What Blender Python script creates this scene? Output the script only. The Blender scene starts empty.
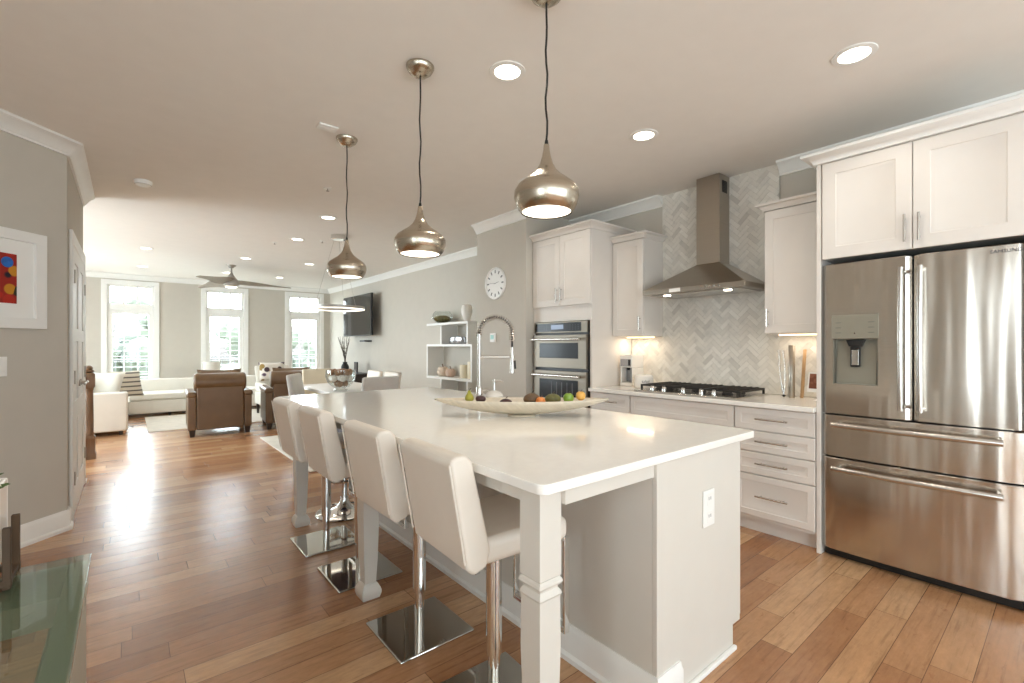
import bpy, bmesh, math, random
from mathutils import Vector, Matrix
random.seed(7)
sc = bpy.context.scene
COL = sc.collection
PI = math.pi

# ------------------------------------------------------------------ camera, world, exposure
H = 1.28
TH = math.atan2(512 - 128.1, 465.2)
cam_d = bpy.data.cameras.new('camera'); cam = bpy.data.objects.new('camera', cam_d); COL.objects.link(cam)
cam.location = (0, 0, H); cam.rotation_euler = (PI / 2, 0, -TH)
cam_d.sensor_width = 36; cam_d.lens = 465.2 / 1024 * 36; cam_d.shift_y = (346.5 - 341.5) / 1024
cam_d.clip_start = 0.02; cam_d.clip_end = 300
sc.camera = cam
sc.view_settings.view_transform = 'Standard'; sc.view_settings.look = 'None'
sc.view_settings.gamma = 1; sc.view_settings.use_curve_mapping = False
sc.view_settings.exposure = 0.16
sc.cycles.max_bounces = 10; sc.cycles.diffuse_bounces = 6; sc.cycles.glossy_bounces = 5
sc.cycles.transmission_bounces = 8; sc.cycles.transparent_max_bounces = 16
sc.cycles.sample_clamp_indirect = 6; sc.cycles.caustics_refractive = False; sc.cycles.caustics_reflective = False
SKY_LO, SKY_HI = 5.4, 21.0     # sky radiance away from and towards the sun's side (+Y)
CAN_W = 5.0
wd = bpy.data.worlds.new('sky'); sc.world = wd; wd.use_nodes = True
wt = wd.node_tree; bg = wt.nodes['Background']; bg.inputs[0].default_value = (0.84, 0.93, 1.0, 1)
_tc = wt.nodes.new('ShaderNodeTexCoord'); _sp = wt.nodes.new('ShaderNodeSeparateXYZ'); _mr = wt.nodes.new('ShaderNodeMapRange'); _mr.interpolation_type = 'SMOOTHSTEP'
_mr.inputs[1].default_value = -1.0; _mr.inputs[2].default_value = 1.0; _mr.inputs[3].default_value = SKY_LO; _mr.inputs[4].default_value = SKY_HI
wt.links.new(_tc.outputs['Generated'], _sp.inputs[0]); wt.links.new(_sp.outputs[1], _mr.inputs[0]); wt.links.new(_mr.outputs[0], bg.inputs[1])

def light(name, kind, loc, power, color=(1, 1, 1), rot=(0, 0, 0), **kw):
    d = bpy.data.lights.new(name, kind); d.energy = power; d.color = color
    for k, v in kw.items(): setattr(d, k, v)
    o = bpy.data.objects.new(name, d); o.location = loc; o.rotation_euler = rot; COL.objects.link(o)
    return o
def portal(name, loc, rot, sx, sy):
    o = light(name, 'AREA', loc, 1, rot=rot, shape='RECTANGLE', size=sx, size_y=sy); o.data.cycles.is_portal = True
for wx in (0.045, 1.66, 3.33): portal('window_portal', (wx, 12.16, 1.4), (-PI / 2, 0, 0), 0.7, 2.2)
portal('side_portal', (-2.76, -.7, 1.2), (0, -PI / 2, 0), 2.2, 1.2)
portal('added_window_portal', (-2.76, 7.4, 1.4), (0, -PI / 2, 0), 2.3, 1.8)  # portal of the nearer added living-area window, out of view
portal('added_window_portal', (-2.76, 10.0, 1.4), (0, -PI / 2, 0), 2.3, 2.0)  # portal of the farther added living-area window, also unseen
portal('rear_portal', (-.85, -3.16, 1.35), (PI / 2, 0, 0), 2.7, 2.3)
portal('rear_portal', (2.3, -3.16, 1.35), (PI / 2, 0, 0), 2.6, 2.3)

# ------------------------------------------------------------------ materials
def lin(c): return tuple(((x / 255) / 12.92 if x / 255 <= .04045 else ((x / 255 + .055) / 1.055) ** 2.4) for x in c) + (1,)
class NT:
    def __init__(s, m): s.t = m.node_tree; s.n = s.t.nodes; s.b = s.n['Principled BSDF']
    def add(s, kind, **kw):
        x = s.n.new(kind)
        for k, v in kw.items():
            if k[0] == 'i': x.inputs[int(k[1:])].default_value = v
            else: setattr(x, k, v)
        return x
    def lk(s, a, b): s.t.links.new(a, b)
    def coord(s, scale=(1, 1, 1), rot=(0, 0, 0)):
        tc = s.add('ShaderNodeTexCoord'); mp = s.add('ShaderNodeMapping'); s.lk(tc.outputs['Object'], mp.inputs[0])
        mp.inputs['Scale'].default_value = scale; mp.inputs['Rotation'].default_value = rot; return mp.outputs[0]
    def noise(s, co, scale, detail=4, rough=.5):
        n = s.add('ShaderNodeTexNoise'); s.lk(co, n.inputs['Vector']); n.inputs['Scale'].default_value = scale
        n.inputs['Detail'].default_value = detail; n.inputs['Roughness'].default_value = rough; return n.outputs[0]
    def ramp(s, f, stops):
        r = s.add('ShaderNodeValToRGB'); s.lk(f, r.inputs[0]); e = r.color_ramp.elements
        while len(e) < len(stops): e.new(.5)
        for x, (p, c) in zip(e, stops): x.position = p; x.color = c
        return r.outputs[0]
    def mix(s, f, a, b, mode='MIX'):
        m = s.add('ShaderNodeMix', data_type='RGBA', blend_type=mode)
        for v, i in ((f, 0), (a, 6), (b, 7)):
            if hasattr(v, 'is_linked'): s.lk(v, m.inputs[i])
            else: m.inputs[i].default_value = v
        return m.outputs[2]
    def bump(s, h, strength, dist=.01, normal=None):
        b = s.add('ShaderNodeBump'); b.inputs['Strength'].default_value = strength; b.inputs['Distance'].default_value = dist
        s.lk(h, b.inputs['Height'])
        if normal: s.lk(normal, b.inputs['Normal'])
        s.lk(b.outputs[0], s.b.inputs['Normal']); return b.outputs[0]
def mat(name, rgb, rough=.5, metal=0, var=.04, nscale=8, bump=0, bscale=60, coat=0, emit=None, estr=0, spec=.5, stretch=(1, 1, 1)):
    m = bpy.data.materials.new(name); m.use_nodes = True; t = NT(m)
    c = lin(rgb); co = t.coord(stretch)
    n = t.noise(co, nscale)
    lo = tuple(max(0, x * (1 - var)) for x in c[:3]) + (1,); hi = tuple(min(1, x * (1 + var)) for x in c[:3]) + (1,)
    t.lk(t.ramp(n, [(.3, lo), (.7, hi)]), t.b.inputs['Base Color'])
    t.b.inputs['Roughness'].default_value = rough; t.b.inputs['Metallic'].default_value = metal
    t.b.inputs['Coat Weight'].default_value = coat; t.b.inputs['Specular IOR Level'].default_value = spec
    if bump: t.bump(t.noise(co, bscale), bump, .004)
    if emit: t.b.inputs['Emission Color'].default_value = lin(emit); t.b.inputs['Emission Strength'].default_value = estr
    return m
def glass_mat(name, tint=(255, 255, 255), refl=1.0, rough=0.0):
    m = bpy.data.materials.new(name); m.use_nodes = True; t = m.node_tree; n = t.nodes; n.clear()
    out = n.new('ShaderNodeOutputMaterial'); mx = n.new('ShaderNodeMixShader'); tr = n.new('ShaderNodeBsdfTransparent'); gl = n.new('ShaderNodeBsdfGlossy')
    lw = n.new('ShaderNodeLayerWeight'); lw.inputs[0].default_value = .5; fr = n.new('ShaderNodeMath'); fr.operation = 'POWER'; fr.inputs[1].default_value = 4.0
    mu = n.new('ShaderNodeMath'); mu.operation = 'MULTIPLY_ADD'; mu.inputs[1].default_value = .75 * refl; mu.inputs[2].default_value = .045 * refl; mu.use_clamp = True
    t.links.new(lw.outputs[1], fr.inputs[0])
    tr.inputs[0].default_value = lin(tint); gl.inputs[1].default_value = rough
    t.links.new(fr.outputs[0], mu.inputs[0]); t.links.new(mu.outputs[0], mx.inputs[0]); t.links.new(tr.outputs[0], mx.inputs[1]); t.links.new(gl.outputs[0], mx.inputs[2]); t.links.new(mx.outputs[0], out.inputs[0])
    return m
def steel_mat(name, rgb, rough=.28, wav=0.0, aniso=.6, stretch=(1, 1, 90)):
    m = bpy.data.materials.new(name); m.use_nodes = True; t = NT(m)
    c = lin(rgb); n = t.noise(t.coord(stretch), 3, 3)
    t.lk(t.ramp(n, [(.3, tuple(x * .93 for x in c[:3]) + (1,)), (.7, c)]), t.b.inputs['Base Color'])
    t.b.inputs['Metallic'].default_value = 1; t.b.inputs['Roughness'].default_value = rough
    t.b.inputs['Anisotropic'].default_value = aniso
    if wav: t.bump(t.noise(t.coord((1, 4.2, .35)), 1.6, 1.5), wav, .03)
    return m
M = {}
M['wall'] = mat('greige_wall', (197, 191, 180), .85, bump=.02, var=.015)
M['ceiling'] = mat('white_ceiling', (236, 232, 226), .9, var=.012)
M['trim'] = mat('white_trim', (238, 237, 233), .45, var=.01)
M['cabinet'] = mat('pale_grey_cabinet', (225, 219, 212), .45, var=.012)
M['island'] = mat('island_paint', (214, 209, 200), .45, var=.012)
M['quartz'] = mat('white_quartz', (243, 240, 234), .1, var=.02, nscale=30, coat=.3)
M['steel'] = steel_mat('brushed_steel', (206, 198, 188), .2, wav=.5, aniso=.3)
M['steel_v'] = steel_mat('brushed_steel_hood', (176, 168, 156), .3, aniso=.5)
M['steel_h'] = mat('satin_steel_handle', (200, 196, 190), .25, 1, var=.03)
M['chrome'] = mat('chrome', (225, 225, 224), .06, 1, var=.02)
M['mirror_base'] = mat('polished_steel_base', (205, 205, 200), .05, 1, var=.02)
M['nickel'] = steel_mat('brushed_nickel', (192, 182, 166), .24, aniso=.7, stretch=(1, 1, 60))
M['oven_steel'] = steel_mat('oven_steel', (138, 130, 118), .45, aniso=.3)
M['black'] = mat('black_plastic', (22, 21, 20), .4)
M['iron'] = mat('cast_iron', (38, 34, 31), .55, bump=.2)
M['oven_glass'] = mat('dark_oven_glass', (22, 20, 18), .16, spec=.14)
M['white_leather'] = mat('white_leather', (224, 215, 203), .42, bump=.06, bscale=180, var=.02)
M['brown_leather'] = mat('brown_leather', (104, 78, 52), .36, bump=.08, bscale=120, var=.08)
M['dark_wood'] = mat('dark_wood_leg', (46, 32, 24), .4, stretch=(1, 1, .1), nscale=30, var=.2)
M['newel'] = mat('stained_oak', (112, 82, 56), .4, stretch=(1, 1, .12), nscale=40, var=.25)
M['white_fabric'] = mat('white_fabric', (232, 229, 220), .9, bump=.15, bscale=220, var=.02)
M['cream'] = mat('cream_leather', (226, 214, 190), .5, var=.03)
M['grey_fabric'] = mat('pale_grey_fabric', (205, 202, 196), .9, bump=.2, bscale=250, var=.05)
M['rug'] = mat('pale_rug', (222, 216, 205), 1, bump=.4, bscale=160, var=.06)
M['marble'] = None
M['plate'] = mat('white_plastic', (240, 239, 235), .35, var=.01)
M['ceramic'] = mat('white_ceramic', (236, 231, 223), .2, var=.02)
M['led'] = mat('lit_diffuser', (255, 250, 240), .5, emit=(255, 244, 226), estr=6)
M['pend'] = mat('lit_pendant_glass', (255, 250, 240), .5, emit=(255, 246, 230), estr=2.2)
M['ring'] = mat('lit_ring_diffuser', (255, 250, 240), .5, emit=(255, 244, 228), estr=2.0)
M['strip'] = mat('lit_led_strip', (255, 230, 190), .5, emit=(255, 220, 175), estr=3)
M['pane'] = glass_mat('window_glass', (250, 252, 252), .8)
M['bowl_glass'] = glass_mat('clear_glass', (250, 252, 251), 1.3)
M['table_glass'] = glass_mat('tabletop_glass', (226, 237, 230), 1.3)
M['taupe'] = mat('taupe_lacquer', (164, 158, 142), .4)
M['screen'] = mat('tv_screen', (22, 24, 27), .07, coat=.4)
M['blade'] = mat('weathered_wood_blade', (156, 146, 132), .5, stretch=(1, 8, 1), var=.12)
M['brick_red'] = mat('red_siding', (150, 86, 80), .9)
M['leafy'] = mat('tree_leaves', (116, 122, 108), .9, var=.3, nscale=3)
M['lawn'] = mat('outdoor_ground', (140, 142, 130), 1, var=.1)
M['roof'] = mat('roof_shingle', (130, 124, 122), .9)
M['twig'] = mat('dark_twig', (70, 58, 50), .8)
M['moss'] = mat('moss', (112, 100, 48), .95, bump=.6, bscale=60, var=.4, nscale=40)
M['candle'] = mat('ivory_wax', (236, 224, 198), .5)
M['boat'] = mat('silvered_cream_shell', (202, 191, 172), .32, var=.08, nscale=14, bump=.1, bscale=40, stretch=(1, 5, 1))
M['green_pear'] = mat('green_pear', (150, 146, 52), .4, var=.2)
M['dark_fruit'] = mat('dark_plum_skin', (62, 34, 34), .35, var=.3)
M['brown_fruit'] = mat('brown_pear_skin', (96, 72, 46), .5, var=.3, nscale=30)
M['avocado'] = mat('olive_avocado_skin', (96, 92, 44), .5, var=.35, nscale=40, bump=.3)
M['orange'] = mat('orange_peel', (214, 130, 62), .45, bump=.2, bscale=300, var=.1)
M['apple'] = mat('green_apple', (120, 152, 48), .3, var=.15)
M['peach'] = mat('golden_orange_peel', (222, 168, 82), .45, var=.12)
M['light_wood'] = mat('light_board_wood', (186, 150, 108), .5, stretch=(4, 4, .4), var=.15)
M['rust_wood'] = mat('weathered_plank', (74, 54, 34), .7, stretch=(3, 3, .4), var=.3, nscale=14)
M['plant'] = mat('plant_leaf', (74, 92, 40), .5, var=.25)
M['ink'] = mat('dark_lettering', (70, 68, 66), .5)
M['logo'] = mat('grey_lettering', (92, 90, 92), .5)
M['silver'] = mat('silver_glaze', (176, 176, 178), .2, .8)
M['gold_ball'] = mat('bronze_ball', (150, 112, 80), .35, .4, var=.25)
M['grey_ctl'] = mat('grey_control_panel', (150, 146, 132), .35, .3)
M['railing'] = mat('dark_railing', (110, 112, 118), .6)
M['mid_metal'] = mat('nickel_fan', (176, 170, 162), .4, .6)
M['blind'] = mat('white_blind_slat', (240, 240, 238), .6)

def floor_material():
    m = bpy.data.materials.new('hickory_planks'); m.use_nodes = True; t = NT(m)
    co0 = t.coord(); sp = t.add('ShaderNodeSeparateXYZ'); t.lk(co0, sp.inputs[0])
    def mth(op, a, b=None):
        q = t.add('ShaderNodeMath', operation=op)
        for k, v in enumerate((a, b)):
            if v is None: continue
            if hasattr(v, 'is_linked'): t.lk(v, q.inputs[k])
            else: q.inputs[k].default_value = v
        return q.outputs[0]
    row = mth('FLOOR', mth('DIVIDE', sp.outputs[1], .125)); wn = t.add('ShaderNodeTexWhiteNoise', noise_dimensions='1D'); t.lk(row, wn.inputs[1])
    cmb = t.add('ShaderNodeCombineXYZ'); t.lk(mth('ADD', sp.outputs[0], mth('MULTIPLY', wn.outputs[0], 9.0)), cmb.inputs[0]); t.lk(sp.outputs[1], cmb.inputs[1]); co = cmb.outputs[0]
    b1 = t.add('ShaderNodeTexBrick'); t.lk(co, b1.inputs['Vector']); b1.offset = 0; b1.squash = 1
    for k, v in (('Scale', 1), ('Brick Width', .95), ('Row Height', .125), ('Mortar Size', .0012), ('Bias', 0), ('Color1', (0, 0, 0, 1)), ('Color2', (1, 1, 1, 1)), ('Mortar', (0, 0, 0, 1))): b1.inputs[k].default_value = v
    r = t.ramp(b1.outputs[0], [(0, lin((156, 110, 75))), (.35, lin((177, 131, 94))), (.7, lin((192, 149, 110))), (1, lin((207, 170, 131)))])
    g = t.noise(t.coord((1.3, 22, 1)), 2.2, 6, .62)
    gr = t.ramp(g, [(.28, (.5, .45, .41, 1)), (.46, (.95, .94, .93, 1)), (.75, (1.12, 1.1, 1.06, 1))])
    col = t.mix(.75, r, gr, 'MULTIPLY')
    big = t.noise(t.coord((1, 2.6, 1)), 3.2, 5, .65)
    col = t.mix(.5, col, t.ramp(big, [(.3, (.8, .74, .68, 1)), (.7, (1.1, 1.08, 1.06, 1))]), 'MULTIPLY')
    kn = t.ramp(t.noise(t.coord((3.2, 7, 1)), 3.4, 7, .72), [(.3, (.5, .38, .3, 1)), (.4, (1, 1, 1, 1))])
    col = t.mix(.6, col, kn, 'MULTIPLY')
    mo = t.ramp(t.noise(t.coord((5, 14, 1)), 2.6, 6, .7), [(.3, (.84, .8, .76, 1)), (.7, (1.14, 1.13, 1.12, 1))])
    col = t.mix(.8, col, mo, 'MULTIPLY')
    dark = t.mix(b1.outputs['Fac'], col, lin((96, 66, 44)))
    t.lk(dark, t.b.inputs['Base Color'])
    t.b.inputs['Roughness'].default_value = .27; t.b.inputs['Specular IOR Level'].default_value = .55
    t.b.inputs['Coat Weight'].default_value = .15; t.b.inputs['Coat Roughness'].default_value = .22
    inv = t.add('ShaderNodeMath', operation='SUBTRACT', i0=1.0); t.lk(b1.outputs['Fac'], inv.inputs[1])
    n1 = t.bump(inv.outputs[0], .35, .003)
    t.bump(t.noise(t.coord((2.2, 9, 1)), 3, 3), .25, .006, n1)
    return m
M['floor'] = floor_material()
def marble_material():
    m = bpy.data.materials.new('herringbone_marble'); m.use_nodes = True; t = NT(m)
    geo = t.add('ShaderNodeNewGeometry')
    r = t.ramp(geo.outputs['Random Per Island'], [(0, lin((204, 200, 192))), (.15, lin((219, 215, 206))), (.7, lin((228, 224, 215))), (1, lin((234, 231, 223)))])
    v = t.ramp(t.noise(t.coord((1, 1, 1)), 11, 6, .65), [(.34, (.84, .85, .86, 1)), (.5, (1, 1, 1, 1))])
    t.lk(t.mix(.7, r, v, 'MULTIPLY'), t.b.inputs['Base Color']); t.b.inputs['Roughness'].default_value = .22
    return m
M['marble'] = marble_material()
def stripe_material(name, base, dark, freq, axis=2, th=.62):
    m = bpy.data.materials.new(name); m.use_nodes = True; t = NT(m)
    w = t.add('ShaderNodeTexWave', wave_type='BANDS', bands_direction='XYZ'[axis]); t.lk(t.coord(), w.inputs['Vector']); w.inputs['Scale'].default_value = freq; w.inputs['Distortion'].default_value = .3
    t.lk(t.ramp(w.outputs[0], [(th, lin(base)), (th + .08, lin(dark))]), t.b.inputs['Base Color']); t.b.inputs['Roughness'].default_value = .9
    return m
M['stripe'] = stripe_material('striped_cushion', (216, 208, 192), (104, 98, 92), 4.6, th=.74)
def blotch_material(name, base, cols, scale):
    m = bpy.data.materials.new(name); m.use_nodes = True; t = NT(m)
    v = t.add('ShaderNodeTexVoronoi'); t.lk(t.coord(), v.inputs['Vector']); v.inputs['Scale'].default_value = scale
    sep = t.add('ShaderNodeSeparateColor'); t.lk(v.outputs['Color'], sep.inputs[0])
    r = t.ramp(sep.outputs[0], [(i / len(cols), lin(c)) for i, c in enumerate(cols)]); r.node.color_ramp.interpolation = 'CONSTANT'
    f = t.ramp(v.outputs['Distance'], [(.42, (1, 1, 1, 1)), (.5, (0, 0, 0, 1))])
    t.lk(t.mix(f, lin(base), r), t.b.inputs['Base Color']); t.b.inputs['Roughness'].default_value = .8
    return m
M['floral'] = blotch_material('floral_cushion', (236, 230, 220), [(70, 50, 54), (236, 230, 220), (150, 120, 60), (236, 230, 220), (90, 70, 90), (236, 230, 220)], 9)
M['art'] = blotch_material('abstract_painting', (150, 34, 20), [(176, 40, 22), (30, 60, 120), (196, 132, 30), (110, 24, 26), (46, 44, 26), (190, 70, 24), (24, 26, 40)], 13)

# ------------------------------------------------------------------ mesh helpers
class B:
    def __init__(s): s.bm = bmesh.new()
    def box(s, x0, x1, y0, y1, z0, z1, mtx=None):
        v = [s.bm.verts.new((x, y, z)) for z in (z0, z1) for y in (y0, y1) for x in (x0, x1)]
        for f in ((0, 2, 3, 1), (4, 5, 7, 6), (0, 1, 5, 4), (2, 6, 7, 3), (0, 4, 6, 2), (1, 3, 7, 5)): s.bm.faces.new([v[i] for i in f])
        if mtx: bmesh.ops.transform(s.bm, matrix=mtx, verts=v)
        return s
    def hexa(s, pts):      # 8 points ordered as in box
        v = [s.bm.verts.new(p) for p in pts]
        for f in ((0, 2, 3, 1), (4, 5, 7, 6), (0, 1, 5, 4), (2, 6, 7, 3), (0, 4, 6, 2), (1, 3, 7, 5)): s.bm.faces.new([v[i] for i in f])
        return s
    def frustum(s, cx, cy, z0, z1, a0, b0, a1, b1, dx=0, dy=0):
        return s.hexa([(cx - a0, cy - b0, z0), (cx + a0, cy - b0, z0), (cx - a0, cy + b0, z0), (cx + a0, cy + b0, z0),
                       (cx + dx - a1, cy + dy - b1, z1), (cx + dx + a1, cy + dy - b1, z1), (cx + dx - a1, cy + dy + b1, z1), (cx + dx + a1, cy + dy + b1, z1)])
    def cyl(s, p0, p1, r0, r1=None, seg=16): return s.tube([p0, p1], [r0, r0 if r1 is None else r1], seg)
    def tube(s, pts, r, seg=10, cap=True, closed=False):
        P = [Vector(p) for p in pts]; n = len(P); R = r if isinstance(r, (list, tuple)) else [r] * n
        rings = []; up = None
        for i in range(n):
            a = P[(i - 1) % n] if (i or closed) else P[0]; b = P[(i + 1) % n] if (i < n - 1 or closed) else P[-1]
            d = (b - a).normalized()
            if up is None: up = Vector((0, 0, 1)) if abs(d.z) < .9 else Vector((1, 0, 0))
            u = (up - d * up.dot(d)).normalized(); up = u; w = d.cross(u)
            rings.append([s.bm.verts.new(P[i] + (u * math.cos(2 * PI * k / seg) + w * math.sin(2 * PI * k / seg)) * R[i]) for k in range(seg)])
        for i in range(n if closed else n - 1):
            A, Bq = rings[i], rings[(i + 1) % n]
            for k in range(seg): s.bm.faces.new((A[k], A[(k + 1) % seg], Bq[(k + 1) % seg], Bq[k]))
        if cap and not closed: s.bm.faces.new(rings[0][::-1]); s.bm.faces.new(rings[-1])
        return s
    def lathe(s, prof, c=(0, 0, 0), seg=32, close=False):
        rings = []
        for r, z in prof:
            if r < 1e-5: rings.append([s.bm.verts.new((c[0], c[1], c[2] + z))])
            else: rings.append([s.bm.verts.new((c[0] + r * math.cos(2 * PI * k / seg), c[1] + r * math.sin(2 * PI * k / seg), c[2] + z)) for k in range(seg)])
        pairs = list(zip(rings, rings[1:])) + ([(rings[-1], rings[0])] if close else [])
        for A, Bq in pairs:
            for k in range(seg):
                q = [A[k % len(A)], A[(k + 1) % len(A)], Bq[(k + 1) % len(Bq)], Bq[k % len(Bq)]]
                q = list(dict.fromkeys(q))
                if len(q) > 2: s.bm.faces.new(q)
        return s
    def prism(s, poly, axis, a, b):   # poly in the two other axes (ordered), extruded a..b
        def p(q, t): return {'x': (t, q[0], q[1]), 'y': (q[0], t, q[1]), 'z': (q[0], q[1], t)}[axis]
        A = [s.bm.verts.new(p(q, a)) for q in poly]; C = [s.bm.verts.new(p(q, b)) for q in poly]; n = len(poly)
        s.bm.faces.new(A[::-1]); s.bm.faces.new(C)
        for i in range(n): s.bm.faces.new((A[i], A[(i + 1) % n], C[(i + 1) % n], C[i]))
        return s
    def ball(s, c, rx, ry=None, rz=None, u=20, v=12, mtx=None):
        r = bmesh.ops.create_uvsphere(s.bm, u_segments=u, v_segments=v, radius=1)
        m = Matrix.Translation(c) @ (mtx or Matrix()) @ Matrix.Diagonal((rx, ry or rx, rz or rx, 1))
        bmesh.ops.transform(s.bm, matrix=m, verts=r['verts']); return s
    def pillow(s, w, h, t, mtx=None, n=10):   # soft cushion, centred, in XZ, thick along Y
        vs = []
        for sg in (-1, 1):
            g = [[None] * (n + 1) for _ in range(n + 1)]
            for i in range(n + 1):
                for j in range(n + 1):
                    a, b = 2 * i / n - 1, 2 * j / n - 1
                    k = max(0, (1 - a ** 4) * (1 - b ** 4)) ** .5; pin = 1 - .06 * (a * a * (1 - b * b) + b * b * (1 - a * a))
                    g[i][j] = s.bm.verts.new((a * w / 2 * (1 - .07 * (1 - b * b) * abs(a)), sg * t / 2 * k, b * h / 2 * (1 - .07 * (1 - a * a) * abs(b)))); vs.append(g[i][j])
            for i in range(n):
                for j in range(n):
                    q = (g[i][j], g[i + 1][j], g[i + 1][j + 1], g[i][j + 1]); s.bm.faces.new(q if sg < 0 else q[::-1])
        bmesh.ops.remove_doubles(s.bm, verts=vs, dist=1e-4)
        if mtx: bmesh.ops.transform(s.bm, matrix=mtx, verts=[v for v in vs if v.is_valid])
        return s
ORG = {}
def root_org(o):
    while o.parent: o = o.parent
    return ORG.get(o.name, Vector((0, 0, 0)))
def build(name, b, m, parent=None, bevel=0, seg=2, sharp=35, loc=None, smooth=True, sub=0, solid=0):
    """link the bmesh as one object; coordinates are world (or the thing's own, when its root is at the origin)"""
    bm = b.bm; o0 = root_org(parent) if parent else Vector(loc or (0, 0, 0))
    bmesh.ops.recalc_face_normals(bm, faces=bm.faces)
    if o0.length: bmesh.ops.translate(bm, vec=-o0, verts=bm.verts)
    ca = math.radians(sharp)
    for f in bm.faces: f.smooth = smooth
    for e in bm.edges:
        if len(e.link_faces) == 2 and e.calc_face_angle(0) > ca: e.smooth = False
    me = bpy.data.meshes.new(name); bm.to_mesh(me); bm.free()
    o = bpy.data.objects.new(name, me); COL.objects.link(o)
    if m: me.materials.append(m)
    if parent: o.parent = parent
    else: o.location = o0; ORG[o.name] = o0
    if solid:
        k = o.modifiers.new('solid', 'SOLIDIFY'); k.thickness = solid; k.offset = -1
    if bevel:
        k = o.modifiers.new('bevel', 'BEVEL'); k.width = bevel; k.segments = seg; k.limit_method = 'ANGLE'; k.angle_limit = math.radians(40); k.harden_normals = False
        for e in me.edges: e.use_edge_sharp = False
        for p in me.polygons: p.use_smooth = True
        w = o.modifiers.new('wn', 'WEIGHTED_NORMAL'); w.keep_sharp = True
    if sub:
        k = o.modifiers.new('sub', 'SUBSURF'); k.levels = sub; k.render_levels = sub
    return o
def tag(o, label, cat, group=None, kind=None):
    o['label'] = label; o['category'] = cat
    if group: o['group'] = group
    if kind: o['kind'] = kind
    return o
def thing(name, label, cat, loc=(0, 0, 0), group=None):
    o = bpy.data.objects.new(name, None); COL.objects.link(o); o.location = loc; o.empty_display_size = .1
    ORG[o.name] = Vector(loc); return tag(o, label, cat, group)
def struct(name, b, m, **kw):
    o = build(name, b, m, **kw); o['kind'] = 'structure'; return o
def struct_root(name, loc=(0, 0, 0)):
    o = bpy.data.objects.new(name, None); COL.objects.link(o); o.location = loc; ORG[o.name] = Vector(loc); o['kind'] = 'structure'; return o
def dup(root, label, loc, rz=0.0, group=None):
    def cp(o, parent):
        c = o.copy(); COL.objects.link(c)
        if parent: c.parent = parent
        for ch in list(o.children): cp(ch, c)
        return c
    r = cp(root, None); r.location = loc; r.rotation_euler = (0, 0, rz); r['label'] = label
    if group: r['group'] = group
    return r
def text_mesh(s, size, depth=.001):
    c = bpy.data.curves.new('t', 'FONT'); c.body = s; c.size = size; c.extrude = depth; c.align_x = 'CENTER'; c.align_y = 'CENTER'
    o = bpy.data.objects.new('t', c); COL.objects.link(o); bpy.context.view_layer.update()
    me = bpy.data.meshes.new_from_object(o.evaluated_get(bpy.context.evaluated_depsgraph_get()))
    bpy.data.objects.remove(o); bpy.data.curves.remove(c); return me
def lettering(name, s, size, mtx, m, parent):
    me = text_mesh(s, size); me.transform(mtx); me.transform(Matrix.Translation(-root_org(parent))); me.name = name
    me.materials.clear(); me.materials.append(m)
    o = bpy.data.objects.new(name, me); COL.objects.link(o); o.parent = parent; return o
def crown_prof(d=.085, h=.1):  # (out, down) polygon of crown moulding against wall/ceiling
    return [(0, 0), (d, 0), (d, -.016), (d * .86, -.022), (d * .62, -.036), (d * .34, -h * .68), (d * .24, -h * .82), (.016, -h * .86), (.016, -h), (0, -h)]

# ------------------------------------------------------------------ room shell
CZ = 2.71; XW = 3.93; YF = 12.0; XH = -0.33; YC = 4.49; YE = 6.0; XL = -2.6; YR = -3.0
struct('floor', B().box(XL - .15, XW + .15, YR - .15, YF + .15, -.1, 0), M['floor'])
struct('ceiling', B().box(XL - .15, XW + .15, YR - .15, YF + .15, CZ, CZ + .1), M['ceiling'])
struct('wall_right', B().box(XW, XW + .12, YR, YF, 0, CZ), M['wall'])
def wall_openings(axis, a0, a1, at, th, ops):
    b = B(); cuts = sorted(ops); x = a0
    def bx(p, q, z0, z1):
        if q - p < 1e-4 or z1 - z0 < 1e-4: return
        if axis == 'x': b.box(p, q, min(at, at + th), max(at, at + th), z0, z1)
        else: b.box(min(at, at + th), max(at, at + th), p, q, z0, z1)
    for (p, q, z0, z1) in cuts:
        bx(x, p, 0, CZ); bx(p, q, 0, z0); bx(p, q, z1, CZ); x = q
    bx(x, a1, 0, CZ); return b
WX = (0.045, 1.66, 3.33); WW = .40
struct('wall_far', wall_openings('x', XL, XW, YF, .14, [(x - WW + .04, x + WW - .04, .3, 2.5) for x in WX]), M['wall'])
struct('wall_left', wall_openings('y', YR, YF, XL, -.14, [(-1.3, -.1, .1, 2.3), (6.5, 8.3, .2, 2.5), (9.0, 11.0, .2, 2.5)]), M['wall'])  # both living-area openings are added, unseen, to let in more daylight
struct('wall_rear', wall_openings('x', XL, XW, YR, -.14, [(-2.2, .5, .2, 2.5), (1.0, 3.6, .2, 2.5)]), M['wall'])
struct('wall_hall', B().prism([(XH, YC), (XH, YE), (XL, YE), (XL, YC + XL - XH)], 'z', 0, CZ), M['wall'])
BX = 3.2; BY0 = 3.65; BY1 = 4.53
struct('wall_clock', B().box(BX, XW, BY0, BY1, 0, CZ), M['wall'])

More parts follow.
